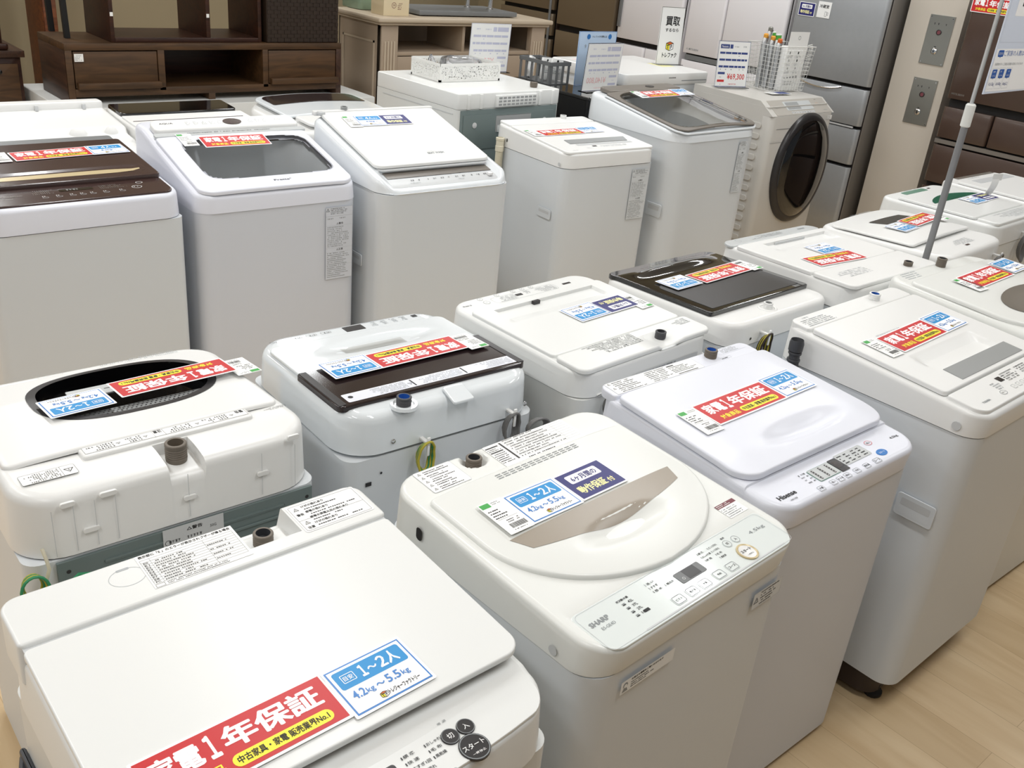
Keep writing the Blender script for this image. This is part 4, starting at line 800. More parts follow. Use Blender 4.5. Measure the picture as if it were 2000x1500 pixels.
def build_B5():
    s = Mach('B5', 'backwards white washing machine with silver grey control strip, behind the black-lidded one'); s.body(.83, 'cab_white', .035)
    s.frame(s.P(-.006), 'white', r=.05, e=.014)
    m = MB(); slab(m, -.26, .262, -.262, -.208, s.P(-.001), 'panel_grey', th=.008, rf=.035, rr=.004, e=.004, nx=5, ny=4); s.part('control_panel', m, 'silver grey control strip')
    m = MB(); D = Dec(m, s.T(0, 0, -.0005)); D.micro(-.06, .15, -.25, -.225, 3, 'ink_grey', 0, 2, .9); D.ring(.19, -.24, .012, .0008, 'ink_grey', 0); D.rect(-.2, -.16, -.24, -.232, 'ink_grey', 0); s.part('panel_print', m)
    def zl(x, y):
        z = s.z(y, .004)
        if -.22 < x < .15 and -.165 < y < -.09: z -= .018*min(1, (y+.165)/.004, min(x+.22, .15-x)/.006)*max(0, min(1, (-.09-y)/.06))
        return z
    m = MB(); slab(m, -.258, .258, -.198, .105, zl, 'white', th=.012, rf=.01, rr=.006, e=.004, nx=20, ny=20, xs=(-.22, -.214, .144, .15), ys=(-.165, -.161)); s.part('lid', m)
    m = MB(); m.box(-.09, .085, -.162, -.158, s.z(-.16)-.013, s.z(-.16)+.002, 'grey_light'); s.part('lid_latch', m)
    m = MB(); slab(m, -.262, .262, .108, .262, s.P(.006), 'white', th=.012, rf=.008, rr=.02, e=.005, nx=5, ny=5); s.part('rear_cover', m)
    inlet(s, -.12, .225, s.z(.225)+.003, 'plug', 'plug_dark', r=.015, h=.018)
    m = MB(); D = Dec(m, s.T(0, 0, .0065)); D.micro(.05, .23, .15, .2, 5, 'ink_light', 0, 5); s.part('warning_print', m)
    cards(s, [('blue', -.073, -.068, 0, .0055, 0), ('red', -.072, .028, -5, .0055, 0)], 'the backwards washing machine with the silver control strip')
def build_B6():
    s = Mach('B6', 'backwards white washing machine with narrow black slot in its sloping lid'); s.body(.80, 'cab_white', .04)
    s.frame(s.P(-.006), 'white', r=.06, e=.02)
    def zl(x, y): return s.z(y, .006)+.008*math.cos(x/.26*PI/2)-.008*max(0, (-.15-y)/.1)
    m = MB(); slab(m, -.25, .25, -.235, .12, zl, 'white', th=.008, rf=(.08, .05), rr=.01, e=.006, nx=12, ny=14); s.part('lid', m)
    m = MB(); vs = []; fs = []
    for i in range(11):
        for j in range(3): x = -.165+i*.0255; y = -.13+j*.029; vs.append((x-.02*(j-1), y, zl(x, y)+.0015))
    for i in range(10):
        for j in range(2): fs.append((i*3+j, (i+1)*3+j, (i+1)*3+j+1, i*3+j+1))
    m.add(vs, fs, 'black'); s.part('lid_slot', m, 'narrow black window slot')
    m = MB(); D = Dec(m, s.T(0, 0, -.005)); D.micro(-.1, .06, .16, .205, 5, 'ink_grey', 0, 3); D.rect(-.02, .01, .21, .22, 'brown_top', 0); s.part('warning_print', m)
    m = MB(); D = Dec(m, s.T(0, -.25, .0)); D.micro(-.15, .1, -.005, .012, 2, 'ink_light', 0, 3); s.part('panel_print', m)
    cord_bundle(s, -.16, .85, 'cord_grey', r=.05)
    cards(s, [('tag', -.262, -.06, 0, .0165, 9), ('red', -.235, -.073, 3, .0205, 0), ('blue', .008, -.058, 1, .0165, 0)], 'the backwards washing machine with the black slot')
def build_B7():
    s = Mach('B7', 'backwards white washing machine with green handle opening and green display'); s.body(.81, 'cab_warm', .035)
    s.frame(s.P(-.008), 'white_warm', r=.05, e=.014)
    def zl(x, y): return s.z(y, .004)-dip(x, y, -.05, -.075, .2, .045, .002, .8)
    m = MB(); slab(m, -.245, .25, -.19, .155, zl, 'white_warm', th=.01, rf=.012, rr=.008, e=.004, nx=34, ny=30, matf=None); s.part('lid', m)
    m = MB(); N = 30; vs = []; fs = []
    for i in range(N+1):
        t = i/N; x = -.235+.43*t; yt = -.045-.0*t; yb = -.045-.068*math.sin(PI*t)**.6
        for j in range(5): y = yb+(yt-yb)*j/4; vs.append((x, y, zl(x, y)+.001))
    for i in range(N):
        for j in range(4): fs.append((i*5+j, (i+1)*5+j, (i+1)*5+j+1, i*5+j+1))
    m.add(vs, fs, 'green_dark'); s.part('lid_handle', m, 'dark green handle opening')
    m = MB(); m.prism(rrect(-.09, .12, -.243, -.208, .012, 4), 0, .001, 'green_grey', s.T(0, 0, -.0075)); s.part('display', m, 'grey green display strip')
    m = MB(); D = Dec(m, s.T(0, 0, -.0072)); D.micro(-.05, .15, -.258, -.247, 1, 'ink_grey', 0, 1); D.rect(-.14, -.115, -.235, -.225, 'dark', 0); s.part('panel_print', m)
    m = MB(); slab(m, -.25, .25, .162, .255, s.P(.004), 'white_warm', th=.012, rf=.008, rr=.02, e=.006, nx=5, ny=5); s.part('rear_cover', m)
    m = MB(); D = Dec(m, s.T(0, 0, .0045)); D.micro(-.18, .15, .175, .235, 6, 'ink_light', 0, 4); s.part('warning_print', m)
    cord_bundle(s, .0, .84, 'cord_grey', r=.05)
    cards(s, [('navy', -.245, -.032, 0, .0055, 0), ('blue', -.12, -.032, 0, .006, 0)], 'the backwards washing machine with the green handle')
def build_B8():
    s = Mach('B8', 'backwards white washing machine with brown control strip at the far right end'); s.body(.81, 'cab_white', .035)
    s.frame(s.P(-.008), 'white', r=.045, e=.012)
    m = MB(); m.prism(rrect(-.24, .15, -.264+.01, -.232, .006, 3), 0, .001, 'taupe', s.T(0, 0, -.0075)); s.part('control_strip', m, 'brown control strip')
    m = MB(); D = Dec(m, s.T(0, 0, -.0072)); D.micro(-.05, .12, -.225, -.205, 2, 'ink_grey', 0, 1); s.part('panel_print', m)
    m = MB(); slab(m, -.25, .25, -.19, .16, s.P(.004), 'white', th=.01, rf=.012, rr=.008, e=.004, nx=5, ny=5); s.part('lid', m)
    m = MB(); m.prism(rrect(-.21, .16, -.165, -.115, .004, 3), 0, .001, 'grey_light', s.T(0, 0, .004)); s.part('lid_handle', m)
    cards(s, [('navy', -.23, -.03, 0, .0055, 0)], 'the backwards washing machine at the far right end')
# ================================================================== row C: facing the camera across the aisle
def face_label(s, x0, x1, z0, z1, name='warning_label', seed=0, mat='paper'):
    m = MB(); D = Dec(m, s.front(.0012)); D.rect(x0, x1, z0, z1, mat); D.frame(x0, x1, z0, z1, .0005, 'ink_light', 1); h = z1-z0; w = x1-x0
    D.warn(x0+w*.08, z1-h*.04, h*.03); D.micro(x0+w*.18, x1-w*.05, z1-h*.1, z1-h*.01, 4, 'ink', 1, seed); D.rect(x0, x1, z1-h*.12, z1-h*.122, 'ink_grey', 1)
    D.micro(x0+w*.05, x0+w*.35, z1-h*.17, z1-h*.14, 1, 'ink_grey', 1, 9); D.micro(x0+w*.5, x0+w*.85, z1-h*.17, z1-h*.14, 1, 'ink_grey', 1, 9)
    D.text(x0+w*.4, z1-h*.24, h*.03, '△警告', 'ink', 1, .01, w=w*.25); D.micro(x0+w*.06, x1-w*.05, z1-h*.55, z1-h*.26, 11, 'ink_grey', 1, seed+1)
    D.text(x0+w*.4, z1-h*.6, h*.03, '△注意', 'ink', 1, .01, w=w*.25); D.micro(x0+w*.06, x1-w*.05, z0+h*.02, z1-h*.62, 14, 'ink_grey', 1, seed+2, strokes=False)
    for f in (.25, .56, .62, .8): D.rect(x0, x1, z1-h*f, z1-h*f-.0005, 'ink_light', 1)
    s.part(name, m)
def grip(s, y0, y1, z0, z1):
    m = MB(); L = s.left(.0); a, b = -y1, -y0; m.prism(rrect(a, b, z0, z1, .008, 3), 0, .004, 'cab_white', L, bev=.001); D = Dec(m, L @ Matrix.Translation((0, 0, .004))); D.poly(rrect(a+.008, b-.008, z0+.008, z1-.008, .006, 3), 'cab_white'); D.rect(a+.012, b-.012, z0+(z1-z0)*.5, z1-.010, 'grey_light', 1, .003); s.part('side_grip', m)  # shade inside the grip is painted as a grey upper band
def build_C1():
    s = Mach('C1', 'white washing machine with dark brown lid, left end of the row facing the aisle'); s.body(.856, 'cab_white', .03)
    s.frame(s.P(-.006), 'white_blue', r=.05, e=.016, nx=8)
    def zt(x, y): return s.z(y, .0)
    m = MB(); slab(m, -.28, .28, -.28, .285, zt, 'brown_top', th=.006, rf=.03, rr=.02, e=.003, nx=5, ny=5); s.part('control_panel', m, 'dark brown control panel')
    def zl(x, y):
        z = s.z(y, .014); 
        if -.27 < x < .25 and -.115 < y < -.05: z -= .005*min(1, min(y+.115, -.05-y)/.008)*min(1, (x+.27)/.05, (.25-x)/.03)
        return z
    m = MB(); slab(m, -.285, .285, -.155, .225, zl, 'brown_top', th=.014, rf=.012, rr=.01, e=.004, nx=24, ny=26, xs=(-.27, .25), ys=(-.115, -.107, -.058, -.05)); s.part('lid', m, 'dark brown lid')
    m = MB(); vs = []; fs = []; N = 20; t_ = lambda i: 1.3*math.sin(PI*(i+.3)/(N+.6))**.5
    for i in range(N+1):
        x = -.26+.5*i/N; 
        for j in range(3): y = -.088+(.017*(j-1))*max(.1, min(1, t_(i))); vs.append((x, y, zl(x, y)+.001))
    for i in range(N):
        for j in range(2): fs.append((i*3+j, (i+1)*3+j, (i+1)*3+j+1, i*3+j+1))
    m.add(vs, fs, 'gold'); s.part('lid_handle', m, 'gold handle groove')
    m = MB(); slab(m, -.2, .272, .232, .278, s.P(.010), 'grey_mid', th=.008, rf=.004, rr=.01, e=.002, nx=3, ny=3); s.part('rear_cover', m, 'smoky translucent rear strip')
    inlet(s, -.215, .235, s.z(.235), 'plug_dark', 'blue_in', r=.018, h=.024)
    m = MB(); D = Dec(m, s.T(0, 0, .0005)); D.text(-.22, -.215, .008, 'Hisense', 'taupe', 1, .02, w=.06); D.text(-.22, -.235, .007, '8.0kg', 'taupe', 1, 0, w=.03); D.rect(-.05, .05, -.205, -.185, 'black_gloss', 0); D.micro(-.03, .03, -.203, -.188, 1, 'grey', 1, 1)
    D.micro(-.13, -.06, -.215, -.18, 4, 'taupe', 0, 2); D.micro(.07, .16, -.215, -.18, 4, 'taupe', 0, 3)
    for x in (-.11, -.07, -.03, 0, .03, .07, .12): D.micro(x, x+.016, -.236, -.228, 1, 'paper', 0, 4); D.ring(x+.008, -.242, .009, .001, 'grey_light', 0, ry=.005)
    D.ring(.18, -.22, .016, .0013, 'paper', 0, ry=.012); D.micro(.17, .19, -.224, -.216, 1, 'paper', 1, 5); D.ring(.2, -.185, .011, .0013, 'paper', 0, ry=.008); s.part('panel_print', m)
    cards(s, [('red', -.096, .055, 3, .0155, 0), ('blue', .148, .064, 2, .016, 1)], 'the washing machine with the dark brown lid'); cards(s, [('tag', -.165, .05, 0, .0155, 2)], 'the left end of the brown lid')
def build_C2():
    s = Mach('C2', 'white washing machine with large grey glass window lid and round dark dial'); s.body(.858, 'cab_blue', .052, cap=False)
    prof = [(-.31, .925), (-.285, .932), (.10, 1.022), (.125, 1.030), (.20, 1.048), (.31, 1.05)]
    def zp(y):
        for (a, b), (c, d) in zip(prof, prof[1:]):
            if y <= c: return b+(d-b)*(y-a)/(c-a)
        return prof[-1][1]
    W = (.018, -.085, .242, .146)
    inw = lambda x, y, k=1.0: abs((x-W[0])/(W[2]*k))**7+abs((y-W[1])/(W[3]*k))**7 < 1
    ysx = [-.285, .10, .125, .20]
    s.frame(lambda x, y: zp(y)-.012, 'white_blue', r=.036, e=.02, zb=.856, ys=ysx+lin(-.24, .07, 40), xs=lin(-.24, .28, 60), matf=lambda x, y: None if inw(x, y, .985) else 'white_blue')
    zl = lambda x, y: zp(y)+.004-.004*(x/.3)**4
    m = MB(); slab(m, -.288, .290, -.305, .1, zl, 'white_blue', th=.014, rf=(.05, .04), rr=.006, e=.006, nx=80, ny=60, matf=lambda x, y: None if inw(x, y, .99) else 'white_blue'); s.part('lid', m)
    N = 60; r0 = ell(W[0], W[1], W[2]*1.01, W[3]*1.01, N, 7); m = MB(); vs = []
    for k in range(9):
        q = 1-k/8; vs += [(W[0]+(x-W[0])*q, W[1]+(y-W[1])*q, zl(W[0]+(x-W[0])*q, W[1]+(y-W[1])*q)+.001) for x, y in r0]
    m.add(vs, [(k*N+i, k*N+(i+1) % N, (k+1)*N+(i+1) % N, (k+1)*N+i) for k in range(8) for i in range(N)], 'glass_grey'); s.part('lid_window', m, 'grey glass window')
    # inner tub seen through the glass
    m = MB(); n = 40; r0 = ell(W[0], W[1], W[2]*1.04, W[3]*1.05, n, 7); r1 = ell(.02, -.06, .21, .15, n, 3); r2 = ell(.02, -.05, .20, .16, n, 2.2)
    vs = [(x, y, zp(y)-.02) for x, y in r0]+[(x, y, zp(y)-.07) for x, y in r1]+[(x, y, .78) for x, y in r2]
    m.add(vs, [(k*n+i, k*n+(i+1) % n, (k+1)*n+(i+1) % n, (k+1)*n+i) for k in range(2) for i in range(n)], 'cab_white'); m.add([(x, y, .78) for x, y in r2], [tuple(range(n))], 'panel_grey'); s.part('inner_tub', m, 'pale grey inner tub')
    m = MB(); slab(m, -.285, .30, .102, .124, lambda x, y: zp(y)+.002, 'panel_grey', th=.008, rf=.002, rr=.002, e=.002, nx=3, ny=3); s.part('trim_strip', m, 'silver trim strip'); m = MB()
    slab(m, -.275, .285, .126, .21, lambda x, y: zp(y)+.012, 'white', th=.02, rf=.01, rr=.03, e=.008, nx=6, ny=6); s.part('control_panel', m)
    Tz = lambda x, y: zp(y)+.0125
    m = MB(); T = s.T(.028, .165, 0, 0, Tz); m.prism(ell(0, 0, .036, .024, 32), 0, .002, 'brown_top', T, bev=.0006); s.part('dial', m, 'dark oval dial')
    m = MB(); D = Dec(m, s.T(0, .16, 0, 0, Tz)); D.text(-.245, .005, .012, 'AQUA', 'ink', 1, .0, w=.05); D.text(.2, .005, .006, '8.0kg', 'ink_grey', 1, 0, w=.025)
    for x in (-.15, -.12, -.09, -.06, -.03, .09, .12, .15): D.micro(x, x+.02, -.01, .02, 3, 'ink_light', 0, int(abs(x)*99))
    s.part('panel_print', m); m = MB(); D = Dec(m, s.T(0, .113, .0025, 0, lambda x, y: zp(y))); D.micro(-.17, .18, -.004, .005, 1, 'ink', 0, 2, .95); s.part('trim_print', m)
    m = MB(); D = Dec(m, s.T(.0, -.268, .0005, 0, zl)); D.text(-.012, -.003, .011, 'Pretteª'.replace('ª', '°'), 'ink', 1, .01, w=.066); s.part('lid_print', m)
    face_label(s, .165, .275, .56, .835, seed=3, mat='cab_blue')
    cards(s, [('tag', -.215, .012, 0, .0022, 3), ('red', -.142, -.004, -1, .0022, 0)], 'the sloping glass-window lid with the round dial', zl)
def build_C3():
    s = Mach('C3', 'white washing machine with plain steep lid and silver panel strip below it'); s.body(.885, 'cab_white', .06)
    zp = lambda y: s.z(y)
    def zf(x, y):
        z = zp(y)-.012
        if abs(x) > .262: z += .006*min(1, (abs(x)-.262)/.01)
        elif y < -.17: z -= .012*min(1, max(0, (.262-abs(x))/.02))
        return z-.02*max(0, (-.24-y)/.06)**2
    s.frame(zf, 'white_cool', r=.055, e=.022, ys=(-.17, -.175, -.24, -.26, -.28), xs=(-.272, -.262, -.242, .242, .262, .272))
    m = MB(); slab(m, -.262, .268, -.178, .262, lambda x, y: s.z(y, .008), 'white', th=.012, rf=(.03, .02), rr=.01, e=.005, nx=8, ny=8); s.part('lid', m)
    m = MB(); slab(m, -.25, .255, -.185, .25, lambda x, y: s.z(y, -.006), 'grey_light', th=.006, rf=.02, rr=.01, e=.002, nx=6, ny=6); s.part('lid_underside', m)
    m = MB(); D = Dec(m, s.T(0, -.2, -.0215)); D.rect(-.235, .245, -.018, .03, 'taupe', 0); s.part('under_lid_strip', m, 'dark strip in the slot under the lid')  # flat taupe strip laid in the slot under the lid
    Tz = lambda x, y: zf(0, y)+.001
    m = MB(); slab(m, -.25, .25, -.272, -.222, Tz, 'grey_light', th=.003, rf=.01, rr=.003, e=.001, nx=5, ny=8); s.part('control_panel', m)
    m = MB(); D = Dec(m, s.T(0, -.242, .002, 0, Tz))
    for i in range(11): D.micro(-.15+i*.034, -.132+i*.034, -.006, .006, 1, 'ink', 0, i)
    D.micro(-.16, -.09, -.02, -.013, 1, 'ink_grey', 0, 3); D.micro(.06, .1, -.02, -.013, 1, 'ink_grey', 0, 4); s.part('panel_print', m)
    m = MB(); m.box(.205, .225, -.262, -.24, zf(0, -.25), zf(0, -.25)+.012, 'bulb_white', None, .003); s.part('start_button', m)
    m = MB(); D = Dec(m, s.T(.045, -.11, .0085)); D.text(-.035, -.008, .015, 'BEAT WASH', 'ink_grey', 0, .02, w=.075); D.text(-.03, .012, .004, 'HITACHI', 'ink_grey', 0, 0, w=.04); s.part('lid_print', m)
    m = MB(); m.box(-.282, .282, .266, .292, zp(.28)-.012, zp(.28)+.006, 'white', None, .004); m.box(-.272, -.246, .24, .27, zp(.25)-.0, zp(.25)+.014, 'grey_light', None, .003); s.part('hinge_bar', m)
    inlet(s, -.142, .28, zp(.28), 'grey', 'grey_mid', r=.014, h=.018); grip(s, -.16, -.07, .575, .622)
    cards(s, [('tag', -.198, .122, -2, .0095, 4), ('blue', -.145, .130, -1.5, .0098, 1), ('navy', -.027, .130, -1, .0098, 0)], 'the plain steep white lid')
def build_C4():
    s = Mach('C4', 'white washing machine with grey handle strip and ribbed cream side hose'); s.body(.855, 'cab_white', .045)
    s.frame(s.P(-.006), 'white', r=.045, e=.012, nx=8)
    m = MB(); slab(m, -.265, .265, .17, .262, s.P(.004), 'white', th=.012, rf=.006, rr=.012, e=.004, nx=4, ny=4); s.part('rear_cover', m)
    m = MB(); slab(m, -.268, .268, -.268, .165, s.P(.003), 'white', th=.010, rf=(.02, .02), rr=.006, e=.004, nx=5, ny=5); s.part('lid', m)
    m = MB(); m.prism([(-.165, -.158), (.19, -.158), (.215, -.1), (-.155, -.1)], 0, .003, 'grey', s.T(0, 0, .003), bev=.001); s.part('lid_handle', m, 'grey handle strip')
    m = MB(); D = Dec(m, s.T(0, 0, .0035)); D.rect(-.07, -.045, -.212, -.198, 'dark'); D.rect(-.14, .2, -.185, -.165, 'grey_light'); D.micro(-.12, -.08, -.235, -.22, 2, 'ink_light', 0, 1); D.micro(-.03, .15, -.225, -.2, 2, 'ink_light', 0, 2); D.micro(-.22, -.17, -.25, -.243, 1, 'ink_grey', 0, 4); s.part('panel_print', m)
    inlet(s, .116, .24, s.z(.24), 'white', 'grey', r=.016, h=.02); grip(s, -.215, -.118, .61, .655)
    m = MB(); pts = [(-.305, .19, .56+i*.01) for i in range(31)]; vs = []
    pr = []
    for i in range(56): z = .60+i*.0042; pr += [(.0165, z), (.0185, z+.0012), (.0185, z+.0026), (.0165, z+.0038)]
    m.lathe(pr, 'hose_cream', Matrix.Translation((-.306, .185, 0)), 16); m.lathe([(.0165, .835), (.021, .838), (.021, .862), (.019, .864), (.019, .888), (.021, .89), (.021, .9), (.015, .902), (.015, .88), (0, .88)], 'hose_cream', Matrix.Translation((-.306, .185, 0)), 18); s.part('drain_hose', m, 'ribbed cream drain hose')
    m = MB(); D = Dec(m, s.left(.001)); D.disc(.235, .873, .008, 'grey_light'); D.rect(-.165, -.158, .885, .9, 'dark'); s.part('side_plug', m)
    face_label(s, .135, .248, .59, .832, seed=9, mat='cab_white')
    cards(s, [('tag', -.262, -.02, -1, .0045, 5), ('red', -.2, -.022, 1, .0045, 0), ('blue', .052, -.013, 1, .0048, 0)], 'the white lid beside the ribbed cream hose')
def build_C5():
    s = Mach('C5', 'tall white washing machine with smoky grey transparent sloping lid'); s.body(.955, 'cab_white', .10, cap=False)
    prof = [(-.33, .995), (-.30, 1.005), (.20, 1.085), (.33, 1.095)]
    def zp(y):
        for (a, b), (c, d) in zip(prof, prof[1:]):
            if y <= c: return b+(d-b)*(y-a)/(c-a)
        return prof[-1][1]
    W = (0.0, -.066, .290, .236); inw = lambda x, y, k=1.0: abs((x-W[0])/(W[2]*k))**6+abs((y-W[1])/(W[3]*k))**6 < 1
    s.frame(lambda x, y: zp(y)-.014, 'white_cool', r=.085, e=.02, zb=.948, xs=lin(-.26, .26, 50), ys=lin(-.27, .15, 40), rr=.06, matf=lambda x, y: None if inw(x, y, .98) else 'white_cool')
    zl = lambda x, y: zp(y)+.006+.012*math.cos(min(1, abs(x)/.3)*PI/2)
    m = MB(); slab(m, -.312, .312, -.318, .20, zl, 'taupe', th=.008, rf=(.055, .05), rr=.01, e=.005, nx=60, ny=50, matf=lambda x, y: None if inw(x, y, .99) else 'taupe'); s.part('lid', m, 'brownish grey lid rim')
    N = 60; r0 = ell(W[0], W[1], W[2]*1.01, W[3]*1.01, N, 6); m = MB(); vs = []
    for k in range(9):
        q = 1-k/8; vs += [(W[0]+(x-W[0])*q, W[1]+(y-W[1])*q, zl(W[0]+(x-W[0])*q, W[1]+(y-W[1])*q)+.001) for x, y in r0]
    m.add(vs, [(k*N+i, k*N+(i+1) % N, (k+1)*N+(i+1) % N, (k+1)*N+i) for k in range(8) for i in range(N)], 'glass_smoke'); s.part('lid_window', m, 'smoky transparent window')
    m = MB(); slab(m, -.318, .318, -.325, .202, lambda x, y: zp(y)-.004, 'white_cool', th=.008, rf=(.06, .055), rr=.01, e=.004, nx=50, ny=44, matf=lambda x, y: None if inw(x, y, .985) else 'white_cool'); s.part('lid_frame', m)
    m = MB(); n = 40; r0 = ell(W[0], W[1], W[2]*1.04, W[3]*1.04, n, 4); r1 = ell(0, -.04, .22, .2, n, 2.4); r2 = ell(0, -.03, .21, .2, n, 2)
    vs = [(x, y, zp(y)-.02) for x, y in r0]+[(x, y, zp(y)-.08) for x, y in r1]+[(x, y, .75) for x, y in r2]
    m.add(vs, [(k*n+i, k*n+(i+1) % n, (k+1)*n+(i+1) % n, (k+1)*n+i) for k in range(2) for i in range(n)], 'cab_white'); m.add([(x, y, .75) for x, y in r2], [tuple(range(n))], 'cab_white'); s.part('inner_tub', m)
    m = MB(); slab(m, -.262, .29, .205, .30, lambda x, y: zp(y)+.012, 'taupe', th=.02, rf=.004, rr=.02, e=.006, nx=5, ny=5); s.part('rear_cover', m, 'grey-brown rear cover')
    m = MB(); T = s.T(.08, .25, 0, 0, lambda x, y: zp(y)+.0125); m.prism(ell(0, 0, .03, .018, 28), 0, .002, 'dark', T); s.part('inlet_hatch', m)
    face_label(s, .155, .228, .665, .93, seed=14, mat='cab_white'); grip(s, -.285, -.19, .575, .64)
    cards(s, [('tag', -.168, .075, 0, .0025, 6), ('red', -.112, .075, 0, .0028, 0), ('blue', .136, .08, 0, .0028, 0)], 'the smoky transparent lid', zl)
def build_C6():
    s = Mach('C6', 'champagne front-loading washer with big round black door'); w, d = s.w/2, s.d/2
    m = MB(); m.prism(rrect(-w, w, -d+.05, d, .03, 5), .03, .99, 'champagne'); s.part('cabinet', m)
    for sx in (-1, 1):
        for sy in (-1, 1): m = MB(); m.lathe([(.024, 0), (.024, .012), (.016, .031)], 'rubber', Matrix.Translation((sx*(w-.07), sy*(d-.1), 0)), 14); s.part('foot', m)
    m = MB()   # front shell leaning back to the door
    vs = []; P = rrect(-w, w, -d-.0, -d+.3, .03, 5)
    m.prism(rrect(-w+.002, w-.002, -d, -d+.2, .04, 6), .06, .945, 'champagne', None, bev=.006); s.part('front_shell', m)
    m = MB(); poly = [(-d+.002, .945), (-d+.105, 1.018), (d-.01, 1.028), (d-.01, .96), (-d+.05, .94)]
    m.prism([(y, z) for y, z in poly], -w+.002, w-.002, 'champagne', Matrix(((0, 0, 1, 0), (1, 0, 0, 0), (0, 1, 0, 0), (0, 0, 0, 1)))); s.part('top_panel', m)
    T = frameM((0, -d+.0535, .9825), (1, 0, 0), (0, .103, .073))
    m = MB(); m.box(-.27, .30, -.06, .058, -.001, .0015, 'champagne_panel', T, .0005); s.part('control_panel', m)
    m = MB(); m.box(-.135, .14, -.028, .042, 0, .003, 'panel_grey', T, .001); m.box(-.12, .01, -.02, .034, .003, .0035, 'grey', T); s.part('display', m)
    m = MB(); D = Dec(m, T @ Matrix.Translation((0, 0, .0016))); D.text(-.245, -.005, .009, 'Panasonic', 'ink', 1, .01, w=.05)
    for i in range(9): D.rect(-.11+i*.027, -.09+i*.027, -.052, -.037, 'grey_light', 0, .002); D.micro(-.108+i*.027, -.092+i*.027, -.05, -.04, 1, 'ink', 1, i)
    D.frame(.19, .215, .0, .018, .001, 'caution_orange', 0, .004); D.frame(.235, .26, .0, .018, .001, 'ink_grey', 0, .004); D.micro(.2, .24, .04, .048, 1, 'ink', 0, 1); D.micro(.22, .27, -.045, -.035, 1, 'ink_grey', 0, 2); s.part('panel_print', m)
    # door
    cx, cz = .058, .618; F = frameM((cx, -d-.001, cz), (1, 0, 0), (0, 0, 1))
    def lathe_e(pr, mats, n=64): m.lathe(pr, mats, F @ Matrix.Scale(1.03, 4, (1, 0, 0)) @ Matrix.Scale(1.25, 4, (0, 1, 0)), n)
    m = MB(); lathe_e([(.268, -.01), (.27, .010), (.264, .022), (.250, .030), (.236, .031)], 'dark'); s.part('door_ring', m, 'dark grey-brown door ring')
    m = MB(); lathe_e([(.238, .030), (.225, .038), (.19, .046), (.15, .052), (.09, .057), (.04, .059), (0, .0595)], 'black_gloss'); s.part('door', m, 'glossy black glass door')
    m = MB(); D = Dec(m, s.front(.001)); D.rect(-.3, -.12, .79, .792, 'grey'); D.rect(-.26, -.1, .868, .871, 'grey_mid'); D.rect(-.06, -.059, .87, .93, 'grey_light'); D.rect(-.31, -.2, .8, .801, 'grey_light'); s.part('drawer_lines', m)
    m = MB(); D = Dec(m, s.front(.0015)); D.rect(.245, .3, .905, .93, 'paper'); D.micro(.247, .298, .906, .929, 4, 'ink_grey', 1, 1); s.part('notice_label', m)
    # ribbed side
    m = MB(); L = s.left(0)
    for i in range(13): m.prism(rrect(.16, .245, .12+i*.062, .155+i*.062, .016, 4), -.001, .008, 'champagne', L, bev=.003)
    s.part('side_ribs', m); return s
